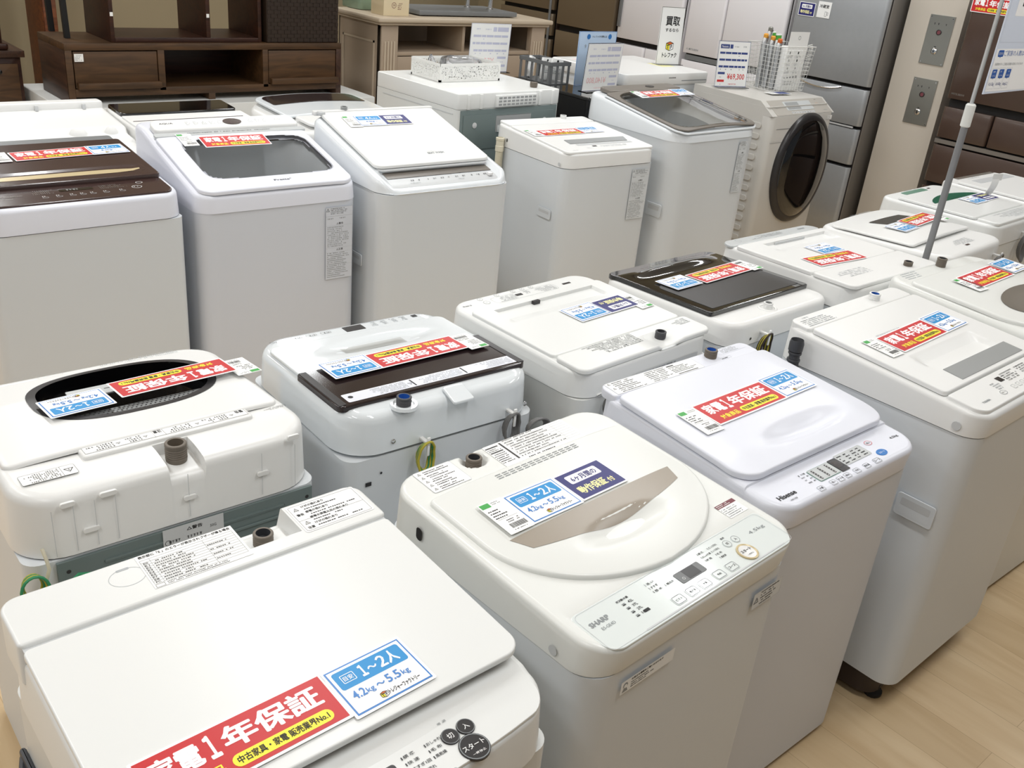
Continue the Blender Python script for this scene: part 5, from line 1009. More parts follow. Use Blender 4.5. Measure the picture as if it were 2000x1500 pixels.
# ================================================================== row D: backs to row C
def build_D():
    s = Mach('D0', 'white washing machine with two rounded caps, behind the brown-lidded one'); s.body(.82, 'cab_white', .03)
    def zf(x, y): return s.z(y, -.004)-.02*max(0, min(1, (y-.02)/.02))-.012*max(0, min(1, (y-.12)/.01))
    s.frame(zf, 'white', r=.04, e=.02, ys=(.02, .04, .12, .13))
    m = MB(); m.box(-.275, .275, -.262, -.2, s.z(-.23)-.02, s.z(-.23)+.02, 'white', None, .01); s.part('control_panel', m)
    m = MB()
    for x in (-.2, -.02, .18): m.box(x, x+.012, -.2, -.185, s.z(-.2)-.005, s.z(-.2)+.016, 'grey_light', None, .002)
    s.part('panel_slots', m)
    for x, r in ((-.09, .034), (-.215, .026)): m = MB(); m.lathe([(r, -.012), (r*.95, .004), (r*.7, .017), (r*.3, .023), (0, .024)], 'fabric_white', Matrix.Translation((x, .04, zf(x, .04))), 20); s.part('inlet_cap', m)
    s = Mach('D1', 'washing machine with black glass lid behind the dial machine'); s.body(.84, 'cab_white', .03); s.frame(s.P(-.010), 'white', r=.035, e=.01)
    m = MB(); slab(m, -.25, .25, -.25, -.09, s.P(.004), 'black_gloss', th=.014, rf=.01, rr=.015, e=.004, nx=4, ny=4); s.part('lid', m, 'black glass lid')
    m = MB(); slab(m, -.262, .255, -.08, .255, s.P(-.002), 'white', th=.008, rf=.004, rr=.02, e=.003, nx=4, ny=4); s.part('rear_cover', m); m = MB(); D = Dec(m, s.T(0, 0, -.0018)); [D.rect(x, x+.03, .2, .212, 'ink_grey', 0, .003) for x in (-.2, .12)]; D.rect(-.23, .24, .005, .012, 'brown_top', 0); s.part('cover_print', m)
    s = Mach('D2', 'rounded white washing machine with glossy brown-edged lid behind the steep-lidded one'); s.body(.84, 'cab_white', .04); s.frame(lambda x, y: s.z(y, -.006)-.03*max(0, abs(x)-.18)/.13, 'white', r=.08, e=.03)
    m = MB(); slab(m, -.27, .27, -.27, .08, lambda x, y: s.z(y, .012)-.012*(x/.27)**2, 'white_gloss', th=.01, rf=.05, rr=.02, e=.006, nx=8, ny=5); s.part('lid', m)
    m = MB(); slab(m, -.24, .24, -.25, -.1, lambda x, y: s.z(y, .0145)-.012*(x/.27)**2, 'brown_gloss', th=.002, rf=.04, rr=.01, e=.001, nx=8, ny=4); s.part('lid_window', m, 'glossy brown window')
    m = MB(); slab(m, -.25, .25, .1, .26, s.P(.006), 'white', th=.012, rf=.01, rr=.03, e=.006, nx=4, ny=4); s.part('rear_cover', m)
    inlet(s, .1, .2, s.z(.2)+.004, 'grey_mid', 'grey', r=.015, h=.014)
for fn in (build_A1, build_A2, build_A3, build_A4, build_A5, build_B1, build_B2, build_B3, build_B4, build_B5, build_B6, build_B7, build_B8, build_C1, build_C2, build_C3, build_C4, build_C5): fn()
C6 = build_C6(); build_D()
# ================================================================== room shell
def quad(name, pts, mat, kind=True):
    m = MB(); m.add(pts, [tuple(range(len(pts)))], mat); o = m.build(name)
    return struct(o) if kind else o
m = MB(); m.box(-4, 9.5, -3.5, 10, -.1, 0, 'maple_floor'); struct(m.build('floor'))
m = MB(); m.box(-4, 9.5, -3.5, 10, CEIL, CEIL+.1, 'ceiling_white'); struct(m.build('ceiling'))
m = MB(); m.box(6.75, 6.9, 1.0, 8.6, 0, CEIL, 'wall_cream'); struct(m.build('wall_right'))
m = MB(); m.box(-1, 6.75, 8.4, 8.55, 0, CEIL, 'wall_cream'); struct(m.build('wall_back'))
m = MB(); m.box(6.15, 6.70, 2.91, 3.285, 0, CEIL, 'pillar_beige'); struct(m.build('wall_pillar'))
lamp0 = None
for x, y in LAMPS:
    if lamp0 is None:
        lamp0 = thing('ceiling_light', 'long white ceiling light fitting, one of the even grid overhead', 'ceiling light', (x, y, CEIL), 0, 'ceiling lights in a grid')
        m = MB(); m.box(-.11, .11, -.62, .62, -.06, -.001, 'lamp_housing', None, .004); m.build('housing', lamp0); r = lamp0
    else:
        r = lamp0.copy(); COL.objects.link(r); r.location = (x, y, CEIL)
        for c in list(lamp0.children): q = c.copy(); COL.objects.link(q); q.parent = r
# ------------------------------------------------------------------ control plates on the pillar
for z0, z1, lb in ((1.252, 1.545, 'brushed steel control plate with red button and key switch, upper one on the beige pillar'), (.88, 1.165, 'brushed steel control plate with red button and key switch, lower one on the beige pillar')):
    t = thing('control_plate', lb, 'switch plate', (6.149, 3.045, z0), 0, 'control plates on the pillar'); h = z1-z0; F = frameM((0, 0, 0), (0, -1, 0), (0, 0, 1)); W = .082
    m = MB(); m.box(-W, W, 0, h, -.001, .004, 'steel', F, .001); m.build('plate', t)
    m = MB(); m.lathe([(.017, .004), (.017, .008), (.013, .009), (.012, .007), (0, .007)], ['dark', 'dark', 'dark', 'maroon_ink'], F @ Matrix.Translation((0, h*.66, 0)), 22); m.build('push_button', t)
    m = MB(); m.lathe([(.02, .004), (.02, .007), (.012, .012), (.011, .012), (0, .012)], ['dark', 'chrome', 'chrome', 'chrome'], F @ Matrix.Translation((0, h*.28, 0)), 22); m.box(-.003, .003, h*.28-.008, h*.28+.004, .012, .013, 'black', F); m.build('key_switch', t)
    m = MB(); D = Dec(m, F @ Matrix.Translation((0, 0, .004)))
    for i in range(4): D.micro(-.045+i*.025, -.031+i*.025, h*.79, h*.79+.018, 1, 'ink', 0, i)
    m.build('engraving', t)
    for sx in (-1, 1):
        for zz in (.012, h-.014): m = MB(); m.lathe([(.0045, .004), (.0045, .0052), (0, .0055)], 'chrome', F @ Matrix.Translation((sx*(W-.012), zz, 0)), 10); m.build('screw', t)
    m = MB(); D = Dec(m, F @ Matrix.Translation((0, 0, .004))); D.rect(-.007, .007, h*.36, h*.375, 'ink', 0); m.build('key_mark', t)
# ------------------------------------------------------------------ refrigerators along the right wall, all facing left
def fridge(label, y0, y1, z1, mat, side, splits, xf=6.0, vs=None, logo=None, depth=.62, handle=None, rad=.02):
    """doors face -X; splits: list of (z0, z1, [y cuts])"""
    yc = (y0+y1)/2; t = thing('refrigerator', label, 'refrigerator', (xf+depth/2, yc, 0)); hw = (y1-y0)/2; x0 = -depth/2
    m = MB(); m.box(x0+.06, depth/2, -hw+.004, hw-.004, .03, z1-.006, side, None, .004); m.build('cabinet', t)
    m = MB(); m.box(x0+.05, x0+.075, -hw+.01, hw-.01, .02, z1-.012, 'seam_dark'); m.build('gasket', t)
    for a, b, cuts in splits:
        ys = [-hw]+[c-yc for c in cuts]+[hw]
        for p, q in zip(ys, ys[1:]):
            m = MB(); g = .004; m.prism(rrect(x0, x0+.055, p+g, q-g, rad, 4), a+.006, b-.006, mat, None, bev=.003); m.build('door' if b-a > .4 else 'drawer', t)
    return t, Matrix.Translation((xf-.001, yc, 0))
fr, _ = fridge('silver refrigerator with curved handle cut-outs, beside the beige pillar', 3.34, 4.03, 1.80, 'silver_fridge', 'silver_side', [(1.055, 1.80, []), (.80, 1.045, []), (.545, .79, []), (.06, .535, [])], rad=.026)
for z, nm in ((1.035, 'door_handle'),):
    m = MB(); pts = [(-.312, .19-.34*t, z-.028*math.sin(PI*t)**.8) for t in lin(0, 1, 14)]; m.tube(pts, .006, 'chrome', n=8); m.build('handle', fr)
m = MB(); m.box(-.3125, -.306, -.30, .30, .79, .80, 'grey_light'); m.build('drawer_trim', fr)
for yy, zz, k in ((3.965, 1.43, 'navy'),):
    card_at(frameM((5.9985, 3.985, 1.435), (0, -1, 0), (0, 0, 1)), 'navy', 'navy six-month warranty card stuck on the silver refrigerator door')
m = MB(); D = Dec(m, Matrix.Identity(4)); m.prism(rrect(0, .1, 0, .1, .002, 2), -.0006, .0002, 'paper'); D.text(.012, .06, .022, '冷蔵室', 'ink', 1, .02, w=.072); D.frame(.06, .075, .01, .04, .0015, 'ink', 1); D.frame(.077, .086, .018, .036, .0015, 'ink', 1)
o = m.build('fridge_card'); o.matrix_world = frameM((5.998, 3.845, 1.435), (0, -1, 0), (0, 0, 1)); tag(o, 'small white compartment card stuck on the silver refrigerator door', 'sign card')
fr, _ = fridge('dark brown refrigerator with two drawers across its middle, right of the beige pillar', 2.00, 2.82, 1.80, 'fridge_brown', 'fridge_brown', [(1.09, 1.80, []), (.855, 1.05, [2.50]), (.58, .82, []), (.06, .56, [])])
m = MB(); D = Dec(m, frameM((-.3108, .38, 1.1), (0, -1, 0), (0, 0, 1))); D.text(.0, .02, .012, 'MITSUBISHI', 'taupe', 0, .01, w=.08); m.build('logo', fr)
m = MB(); m.box(-.306, -.27, -.405, .405, .825, .85, 'taupe'); m.build('drawer_trim', fr)
card_at(frameM((5.9985, 2.815, 1.598), (0, -1, 0), (0, 0, 1)), 'red', 'red one-year warranty card stuck high on the dark brown refrigerator')
fr, _ = fridge('large white refrigerator with two side-by-side doors, behind the wire basket', 4.07, 4.95, 1.82, 'fridge_white', 'fridge_white', [(1.04, 1.82, [4.60]), (.62, 1.0, []), (.06, .60, [])])
m = MB(); D = Dec(m, frameM((-.3108, .40, 1.07), (0, -1, 0), (0, 0, 1))); D.text(.03, 0, .014, 'MITSUBISHI', 'ink_grey', 0, .01, w=.09)
for a in (90, 210, 330): D.poly([(.012+.008*math.cos(math.radians(a+da))*r, .007+.008*math.sin(math.radians(a+da))*r) for da, r in ((0, 0), (25, .7), (0, 1.1), (-25, .7))], 'ink_grey', 0)
m.build('logo', fr); m = MB(); m.box(-.309, -.28, -.40, .40, 1.0, 1.035, 'grey_mid'); m.build('handle_recess', fr)
fr, _ = fridge('white refrigerator with dark vertical handle at its left edge', 5.00, 5.66, 1.82, 'fridge_white', 'fridge_white', [(1.05, 1.82, []), (.80, 1.02, [5.33]), (.06, .79, [])])
m = MB(); m.box(-.325, -.309, .29, .32, 1.14, 1.82, 'grey_mid', None, .004); m.build('handle', fr); m = MB(); m.box(-.32, -.309, -.32, -.25, 1.50, 1.56, 'grey'); m.build('handle_end', fr)
fr, _ = fridge('bronze brown refrigerator, nearer of the two behind the cream cabinet', 5.70, 6.39, 1.82, 'fridge_olive', 'fridge_brown', [(1.06, 1.82, []), (.80, 1.02, [6.05]), (.06, .78, [])])
fr, _ = fridge('bronze brown refrigerator, farther of the two behind the cream cabinet', 6.43, 7.15, 1.82, 'fridge_olive', 'fridge_brown', [(1.16, 1.82, []), (.95, 1.14, []), (.70, .93, []), (.06, .68, [])])
m = MB(); m.box(-.32, -.309, -.335, -.31, .5, 1.82, 'grey_mid', None, .003); m.build('handle', fr)
# ------------------------------------------------------------------ platform, TV boards and what stands on them
m = MB(); m.box(1.58, 3.52, 5.38, 6.15, 0, .715, 'cab_warm', None, .006); tag(m.build('display_platform'), 'white display platform under the long brown TV board', 'platform')
m = MB(); m.box(3.56, 5.30, 5.42, 6.2, 0, .44, 'wood_dark', None, .004); tag(m.build('display_platform'), 'dark low platform under the cream TV cabinet', 'platform')
t = thing('tv_board', 'long brown wood TV board with two drawers and an open middle shelf', 'tv board', (2.49, 5.72, .716)); X0, X1 = -.837, .843; Y0, Y1 = -.22, .23; H = .314
def tb(name, *bx, mat='wood_brown', parent=None):
    m = MB(); m.box(*bx, mat, None, .0015); return m.build(name, parent or t)
tb('top_panel', X0, X1, Y0, Y1, H-.036, H); tb('side_panel', X0, X0+.036, Y0, Y1, 0, H-.036, mat='wood_side'); tb('side_panel', X1-.036, X1, Y0, Y1, 0, H-.036, mat='wood_side')
tb('front_stile', X0, X0+.036, Y0-.001, Y0+.01, 0, H-.036); tb('divider', -.34, -.302, Y0, Y1, .06, H-.036); tb('divider', .30, .335, Y0, Y1, .06, H-.036); tb('bottom_panel', X0+.036, X1-.036, Y0, Y1, .036, .078)
tb('back_panel', X0+.036, X1-.036, Y1-.01, Y1, .078, H-.036, mat='wood_dark'); tb('foot', -.05, -.01, Y0, Y1, 0, .036)
for a, b in ((X0+.042, -.344), (.34, X1-.04)):
    d = tb('drawer', a, b, Y0+.004, Y0+.03, .082, H-.042); k = tb('drawer_pull', a+.006, b+.008, Y0-.028, Y0+.004, .078, .112, parent=d)
m = MB(); m.box(X0+.045, X0+.092, Y0-.0005, Y0+.001, .222, .262, 'paper'); D = Dec(m, frameM((X0+.045, Y0-.0008, .222), (1, 0, 0), (0, 0, 1))); D.micro(.004, .043, .004, .034, 4, 'ink_grey', 0, 2); o = m.build('price_tag'); o.location = (2.49, 5.716, .716); tag(o, 'small white price tag stuck on the left drawer of the long brown TV board', 'price tag')
m = MB(); m.lathe([(.03, -.002), (.03, .0), (0, 0)], 'seam_dark', frameM((-.19, Y1-.012, .19), (1, 0, 0), (0, 0, 1)), 24); m.build('cable_hole', t)
# open shelf box on the TV board
t = thing('shelf_unit', 'dark brown open shelf unit standing on the long brown TV board', 'shelf', (2.358, 5.735, 1.031)); a, b = -.445, .445
tb('side_panel', a, a+.022, -.2, .2, 0, .62, mat='wood_dark'); tb('side_panel', b-.022, b, -.2, .2, 0, .62, mat='wood_dark'); tb('divider', .10, .125, -.2, .2, .025, .6, mat='wood_dark'); tb('bottom_panel', a+.022, b-.022, -.2, .2, 0, .025, mat='wood_dark'); tb('top_panel', a+.022, b-.022, -.2, .2, .598, .62, mat='wood_dark')
for x in (a+.004, .103):
    m = MB(); m.box(x, x+.016, -.2025, -.2005, .135, .155, 'paper'); m.build('sticker', t)
t = thing('wicker_box', 'dark brown woven drawer box at the right end of the long brown TV board', 'box', (3.075, 5.72, 1.031))
m = MB(); m.box(-.245, .245, -.2, .2, .0, .5, 'wicker', None, .004)
for r in range(22):
    for c in range(22):
        x = -.24+c*.022; z = .006+r*.0225; dd = .0035 if (r+c) % 2 else .0012; m.box(x, x+.021, -.2-dd, -.199, z, z+.0215, 'wicker')
m.build('body', t)
t = thing('side_table', 'black table with slim square legs on the left end of the long brown TV board', 'table', (1.905, 5.83, 1.031))
for x, y in ((-.17, .13), (-.17, -.13)):
    m = MB(); vs = [(x-.014, y-.014, 0), (x+.014, y-.014, 0), (x+.014, y+.014, 0), (x-.014, y+.014, 0)]; m.add(vs+[(p[0]*1.03-.01, p[1], .62) for p in vs], [(3, 2, 1, 0), (4, 5, 6, 7), (0, 1, 5, 4), (1, 2, 6, 5), (2, 3, 7, 6), (3, 0, 4, 7)], 'black_wood'); m.build('leg', t)
m = MB(); m.box(-.22, .06, -.17, .17, .64, .67, 'black_wood', None, .003); m.build('tabletop', t)
# left cabinet with a leaning dark leg, and a wooden cabinet far behind
t = thing('wooden_cabinet', 'reddish brown wooden cabinet at the far left edge', 'cabinet', (1.13, 6.15, 0)); tb('body', -.42, .42, -.2, .25, 0, .895, mat='wood_dark'); tb('top_panel', -.44, .44, -.22, .27, .895, .93, mat='wood_side'); d = tb('door', -.40, .40, -.212, -.2, .1, .86, mat='wood_brown'); m = MB(); m.lathe([(.008, 0), (.012, .015), (0, .02)], 'black', frameM((.30, -.212, .82), (1, 0, 0), (0, 0, 1)), 12); m.build('knob', d)
t = thing('wooden_stool', 'dark wooden stool with angled legs on the reddish brown cabinet, left edge', 'stool', (1.30, 6.15, .931)); m = MB(); m.box(-.2, .2, -.2, .2, 0, .035, 'wood_dark', None, .01); m.build('seat', t)
for x, y in ((-.16, -.16), (.16, -.16), (-.16, .16), (.16, .16)):
    m = MB(); m.tube([(x, y, .03), (x*1.15-.02, y*1.1, .42)], .018, 'wood_dark', n=8); m.build('leg', t)
t = thing('wardrobe', 'orange brown wooden cupboard far behind the black table legs', 'cupboard', (2.27, 8.0, 0)); tb('body', -.05, .05, -.2, .2, 0, 1.7, mat='wood_red'); tb('door', -.045, .045, -.212, -.2, .1, 1.05, mat='wood_red')
t = thing('partition_screen', 'glass partition screen in a slim frame behind the brown furniture', 'partition', (1.35, 7.6, 0)); tb('frame', .28, .31, -.015, .015, 0, 2.2, mat='panel_grey'); tb('frame', -.6, -.57, -.015, .015, 0, 2.2, mat='panel_grey'); m = MB(); m.box(-.57, .28, -.003, .003, .05, 2.2, 'glass_clear'); m.build('pane', t)
# cream TV cabinet
t = thing('tv_cabinet', 'cream painted TV cabinet with fluted corner posts and open shelves', 'cabinet', (4.35, 5.78, .441)); X0, X1, Y0, Y1, H = -.71, .73, -.26, .26, .70
tb('back_panel', X0, X1, Y1-.015, Y1, 0, H, mat='cream_paint'); sp = tb('side_panel', X0, X0+.03, Y0, Y1, 0, H, mat='cream_paint'); tb('side_panel', X1-.03, X1, Y0, Y1, 0, H, mat='cream_paint')
m = MB()
for z0, z1, y0, y1 in ((.12, .132, -.19, .20), (.58, .592, -.19, .20), (.12, .592, -.19, -.178), (.12, .592, .188, .20), (.06, .068, -.26, .26)): m.box(X0-.006, X0, y0, y1, z0, z1, 'cream_light')
m.build('moulding', sp)
for x in (X0, X1-.13):
    p = tb('corner_post', x, x+.13, Y0-.012, Y0+.04, 0, H-.0, mat='cream_paint'); m = MB()
    for i in range(4): m.prism(rrect(x+.022+i*.024, x+.034+i*.024, .18, .60, .0055, 3), 0, .006, 'cream_light', frameM((0, Y0-.012, 0), (1, 0, 0), (0, 0, 1)), bev=.002)
    m.build('fluting', p)
tb('shelf', X0+.13, X1-.13, Y0, Y1-.015, .505, .53, mat='cream_paint'); tb('shelf', X0+.03, X1-.03, Y0, Y1-.015, .27, .29, mat='cream_paint'); tb('divider', -.035, -.012, Y0, Y1-.1, .53, H, mat='cream_paint'); tb('divider', -.035, -.012, Y0, Y1-.1, .29, .505, mat='cream_paint')
tb('drawer', X0+.135, -.04, Y0-.004, Y0+.02, .30, .50, mat='cream_paint'); tb('drawer', -.008, X1-.135, Y0-.004, Y0+.02, .30, .50, mat='cream_paint'); tb('plinth', X0+.01, X1-.01, Y0+.01, Y1, .0, .06, mat='cream_paint')
m = MB(); m.box(X0-.025, X1+.025, Y0-.03, Y1+.01, H, H+.018, 'cream_light', None, .006); m.box(X0-.045, X1+.045, Y0-.05, Y1+.02, H+.018, H+.048, 'cream_light', None, .010); m.build('top_panel', t)
TZ = .441+.749
t = thing('storage_box', 'pale green translucent box on the left of the cream cabinet top', 'box', (3.80, 6.0, TZ)); m = MB(); m.prism(rrect(-.1, .12, -.12, .12, .03, 5), 0, .2, 'mint_box', None, bev=.01); m.build('body', t); m = MB(); D = Dec(m, frameM((.04, -.1205, .05), (1, 0, 0), (0, 0, 1))); D.rect(0, .04, 0, .07, 'paper'); D.micro(.004, .036, .004, .066, 6, 'ink_grey', 1, 4); m.build('label', t)
t = thing('carton', 'cream paper carton with sloping shoulders and a round mark, on the cream cabinet', 'box', (3.80, 5.66, TZ)); m = MB()
m.add([(-.1, -.075, 0), (.1, -.075, 0), (.1, .075, 0), (-.1, .075, 0), (-.1, -.075, .10), (.1, -.075, .10), (.1, .075, .10), (-.1, .075, .10), (-.1, -.05, .19), (.1, -.05, .12), (.1, .05, .12), (-.1, .05, .19)], [(3, 2, 1, 0), (0, 1, 5, 4), (1, 2, 6, 5), (2, 3, 7, 6), (3, 0, 4, 7), (4, 5, 9, 8), (5, 6, 10, 9), (6, 7, 11, 10), (7, 4, 8, 11), (8, 9, 10, 11)], 'kraft'); m.build('body', t)
m = MB(); D = Dec(m, frameM((0, -.0757, .055), (1, 0, 0), (0, 0, 1))); D.ring(-.02, .01, .018, .0025, 'maroon_ink', 0); D.text(-.02, .003, .012, 'TF', 'maroon_ink', 0, .0, 'c'); D.micro(.01, .05, -.02, .025, 4, 'maroon_ink', 0, 2); m.build('print', t)
t = thing('tv_stand', 'dark grey TV stand base with chrome posts on the cream cabinet', 'tv stand', (4.42, 5.80, TZ)); m = MB(); m.box(-.42, .45, -.2, .2, .006, .036, 'grey_mid', None, .003); m.build('base', t)
for x, y in ((.18, .05), (.32, -.04)): m = MB(); m.lathe([(.026, .036), (.026, .042), (.017, .045), (.017, .62)], 'chrome', Matrix.Translation((x, y, 0)), 20); m.build('post', t)
m = MB(); m.box(-.25, .44, .1, .14, .28, .7, 'black', None, .005); m.build('screen', t)
# ------------------------------------------------------------------ D row: front loader seen from behind, black cabinet, white front loader
t = thing('washing_machine', 'light grey front-loading washer seen from behind with grey-green back plate and lace basket on top', 'washing machine', (3.19, 4.005, 0), math.radians(2.5)); w, d, H = .345, .33, 1.065
m = MB(); m.prism(rrect(-w, w, -d, d, .012, 3), .04, H-.075, 'cab_warm'); m.build('cabinet', t); m = MB(); m.prism(rrect(-w, w, -d-.004, d, .014, 3), H-.075, H, 'white_warm', None, bev=.006); m.build('top_cover', t)
m = MB()
for x in (-.29, -.21, .19, .28): m.box(x, x+.022, -d-.010, -d+.02, H-.075, H-.004, 'white_warm', None, .004)
m.build('rear_clip', t); m = MB(); m.box(-.11, .17, -d-.018, -d+.03, H-.07, H-.012, 'white_warm', None, .005)
for r in range(3):
    for c in range(9): m.box(-.095+c*.029, -.075+c*.029, -d-.0195, -d-.017, H-.062+r*.016, H-.053+r*.016, 'grey')
m.build('vent_grille', t)
m = MB(); m.box(-w+.02, w-.015, -d-.006, -d+.002, .10, H-.078, 'steel_green', None, .002); m.box(-w+.035, w-.04, -d-.011, -d-.005, H-.27, H-.1, 'steel_green', None, .003); m.box(-.10, .14, -d-.013, -d-.010, H-.19, H-.11, 'grey', None, .004); m.box(-.09, .13, -d-.016, -d-.012, H-.19, H-.155, 'panel_grey', None, .005)
for z in (.62, .5, .4): m.box(-w+.06, w-.04, -d-.012, -d-.005, z, z+.035, 'steel_green', None, .006)
m.build('back_plate', t); m = MB()
for x in (-.24, .24): m.lathe([(.014, 0), (.014, .003), (.005, .006), (0, .006)], 'grey_light', frameM((x, -d-.011, H-.15), (1, 0, 0), (0, 0, 1)), 14)
m.build('transit_bolt', t); m = MB(); m.box(-w-.003, -w, -.28, .2, .86, .88, 'cab_warm', None, .002); m.box(-w-.002, -w, -.3, .27, H-.1, H-.096, 'grey_light'); m.build('side_emboss', t)
m = MB(); m.lathe([(.018, 0), (.02, .01), (.02, .025), (.014, .026), (0, .02)], 'plug', Matrix.Translation((.22, -.26, H)), 16); m.build('water_inlet', t)
# lace basket with bagged hose
t = thing('plastic_basket', 'white lace-pattern plastic basket on the grey-backed front loader', 'basket', (3.165, 4.085, 1.066), math.radians(0)); bw, bd, bh = .195, .125, .088
def lace(m, M, L, Hh, seed):
    m.box(.004, L-.004, .008, Hh-.010, -.0008, .0008, 'lace_plastic', M)
    m.box(0, L, 0, .010, -.0014, .0014, 'basket_white', M); m.box(0, L, Hh-.013, Hh, -.002, .002, 'basket_white', M); m.box(0, .010, 0, Hh, -.0014, .0014, 'basket_white', M); m.box(L-.010, L, 0, Hh, -.0014, .0014, 'basket_white', M)
m = MB(); m.box(-bw, bw, -bd, bd, 0, .003, 'basket_white'); m.build('base', t)
for o_, xd, L, sd in (((-bw, -bd, 0), (1, 0, 0), 2*bw, 1), ((-bw, bd, 0), (1, 0, 0), 2*bw, 2), ((-bw, bd, 0), (0, -1, 0), 2*bd, 3), ((bw, -bd, 0), (0, 1, 0), 2*bd, 4)):
    m = MB(); lace(m, frameM(o_, xd, (0, 0, 1)), L, bh, sd); m.build('lace_panel', t)
m = MB()
for i in range(4): m.tube([(3.21+(.095-.012*i)*math.cos(a), 4.10+(.078-.01*i)*math.sin(a), 1.088+.018*i+.004*math.sin(3*a)) for a in lin(0, 2*PI-.3, 26)], .0115, 'fabric_white', n=10)
o = m.build('hose'); tag(o, 'coiled white hose in the lace basket', 'hose')
m = MB(); vs = []; R = random.Random(4); n = 18
for j in range(8):
    for i in range(n): a = 2*PI*i/n; r = (.115, .121, .121, .120, .112, .09, .05, .01)[j]*R.uniform(.95, 1.03); vs.append((3.205+r*math.cos(a), 4.10+r*.8*math.sin(a), 1.072+(0, .02, .045, .07, .084, .09, .088, .086)[j]+R.uniform(-.003, .003)))
m.add(vs, [(j*n+i, j*n+(i+1) % n, (j+1)*n+(i+1) % n, (j+1)*n+i) for j in range(7) for i in range(n)], 'bag_clear'); tag(m.build('plastic_bag', None, 10), 'crinkled clear plastic bag around the coiled hose', 'bag')
m = MB(); m.tube([(3.02, 4.14, 1.10), (3.05, 4.16, 1.15), (3.03, 4.13, 1.17), (3.06, 4.12, 1.12)], .009, 'bag_clear', n=8); tag(m.build('plastic_wrap'), 'twisted clear plastic wrap at the left end of the lace basket', 'wrap')
# price cards that stand up
def standing_card(label, P, yaw, w, h, face=1, price='¥69,300', back=False, lean=.1):
    t = thing('price_card', label, 'price card', P, yaw)
    def B(nm, mm): return mm.build(nm, t)
    T = frameM((-w/2, 0, .003), (1, 0, 0), (0, math.sin(lean), math.cos(lean)))
    m = MB(); m.box(0, w, 0, h, -.0012, .0012, 'paper', T); m.box(-.003, w+.003, -.003, h+.003, -.002, -.0014, 'glass_clear', T); m.box(0, w, -.001, .06, -.035, -.034, 'glass_clear', T) if 0 else None; B('card', m)
    ik, rd, nv = ('lilac_ink', 'pink_ink', 'lilac_ink') if back else ('navy_ink', 'red_ink', 'navy')
    m = MB()
    # a card seen from behind shows its print faintly and mirrored
    TT = T @ Matrix.Translation((0, 0, .0012)) if not back else T @ Matrix.Translation((w, 0, .0012)) @ Matrix.Scale(-1, 4, (1, 0, 0))
    D = Dec(m, TT); D.frame(0, w, 0, h, .002, ik, 0)
    D.rect(w*.06, w*.34, h*.84, h*.93, ik, 0); D.rect(w*.36, w*.45, h*.84, h*.93, ik, 0); D.text(w*.1, h*.86, h*.045, 'Panasonic' if not back else ' ', 'paper', 1, .01, w=w*.2); D.micro(w*.5, w*.72, h*.86, h*.9, 1, 'ink_grey' if not back else ik, 0, 3); D.micro(w*.78, w*.93, h*.86, h*.91, 1, 'ink_grey' if not back else ik, 0, 4)
    for k, z in enumerate((.72, .57, .42)):
        R = random.Random(k+5); x = w*.06
        while x < w*.9:
            L = w*R.uniform(.1, .2); L = min(L, w*.94-x); D.rect(x, x+L, h*z, h*(z+.045), ik, 0); D.rect(x+L*.4, x+L*.6, h*(z-.05), h*(z-.03), 'ink_grey' if not back else ik, 0) if k != 1 and R.random() < .5 else None; x += L+w*.015
    D.rect(w*.06, w*.28, h*.27, h*.32, ik, 0); D.micro(w*.12, w*.22, h*.19, h*.22, 1, 'ink' if not back else ik, 0, 7); D.rect(w*.06, w*.28, h*.1, h*.15, 'red_ink' if not back else ik, 0); D.micro(w*.14, w*.2, h*.03, h*.06, 1, 'ink' if not back else ik, 0, 8)
    D.text(w*.36, h*.14, h*.15, price, rd, 1, .012, w=w*.56); D.micro(w*.42, w*.78, h*.03, h*.075, 1, rd, 0, 9)
    B('print', m); m = MB(); m.box(-w/2, w/2, -.04, .03, 0, .0025, 'glass_clear'); B('stand', m)
standing_card('price card reading ¥69,300 standing on the champagne front loader', (5.0, 3.70, 1.031), math.radians(-16), .235, .262)
standing_card('price card reading ¥55,000 seen from behind, on the grey-backed front loader', (3.47, 4.20, 1.067), math.radians(-8), .25, .25, price='¥55,000', back=True, lean=-.06)
t4 = thing('washing_machine', 'glossy black front-loading washer between the grey-backed one and the white one', 'washing machine', (3.935, 3.98, 0)); m = MB(); m.prism(rrect(-.2, .2, -.32, .32, .02, 4), .04, 1.0, 'black'); m.build('cabinet', t4); m = MB(); m.prism(rrect(-.2, .2, -.325, .32, .02, 4), 1.0, 1.018, 'black_gloss', None, bev=.004); m.build('top_cover', t4); m = MB(); m.box(-.18, .18, -.326, -.318, .2, .97, 'dark', None, .003); m.build('back_plate', t4)
standing_card('price card reading ¥140,800 seen from behind, on the black front loader', (3.975, 3.82, 1.019), math.radians(2), .28, .25, price='¥140,800', back=True, lean=-.06)
t = thing('notice_board_stand', 'pale blue notice card standing behind the ¥140,800 price card', 'sign', (4.10, 4.00, 1.019)); m = MB(); m.box(-.15, .15, -.002, .002, 0, .29, 'sign_blue', None, .0005); m.build('card', t)
m = MB(); D = Dec(m, frameM((-.15, -.0026, 0), (1, 0, 0), (0, 0, 1))); D.disc(.075, .262, .014, 'cyan_dk', 0); D.disc(.245, .262, .014, 'cyan_dk', 0); D.text(.105, .256, .013, 'トレファクが教える', 'ink', 0, .01, w=.115); D.text(.05, .2, .02, '9', 'ink_grey', 0, 0); D.frame(0, .3, 0, .29, .002, 'cyan_dk', 0); m.build('print', t)
t = thing('plastic_basket', 'grey slatted plastic basket on the black front loader', 'basket', (3.86, 4.16, 1.019)); bw, bd, bh = .075, .13, .12
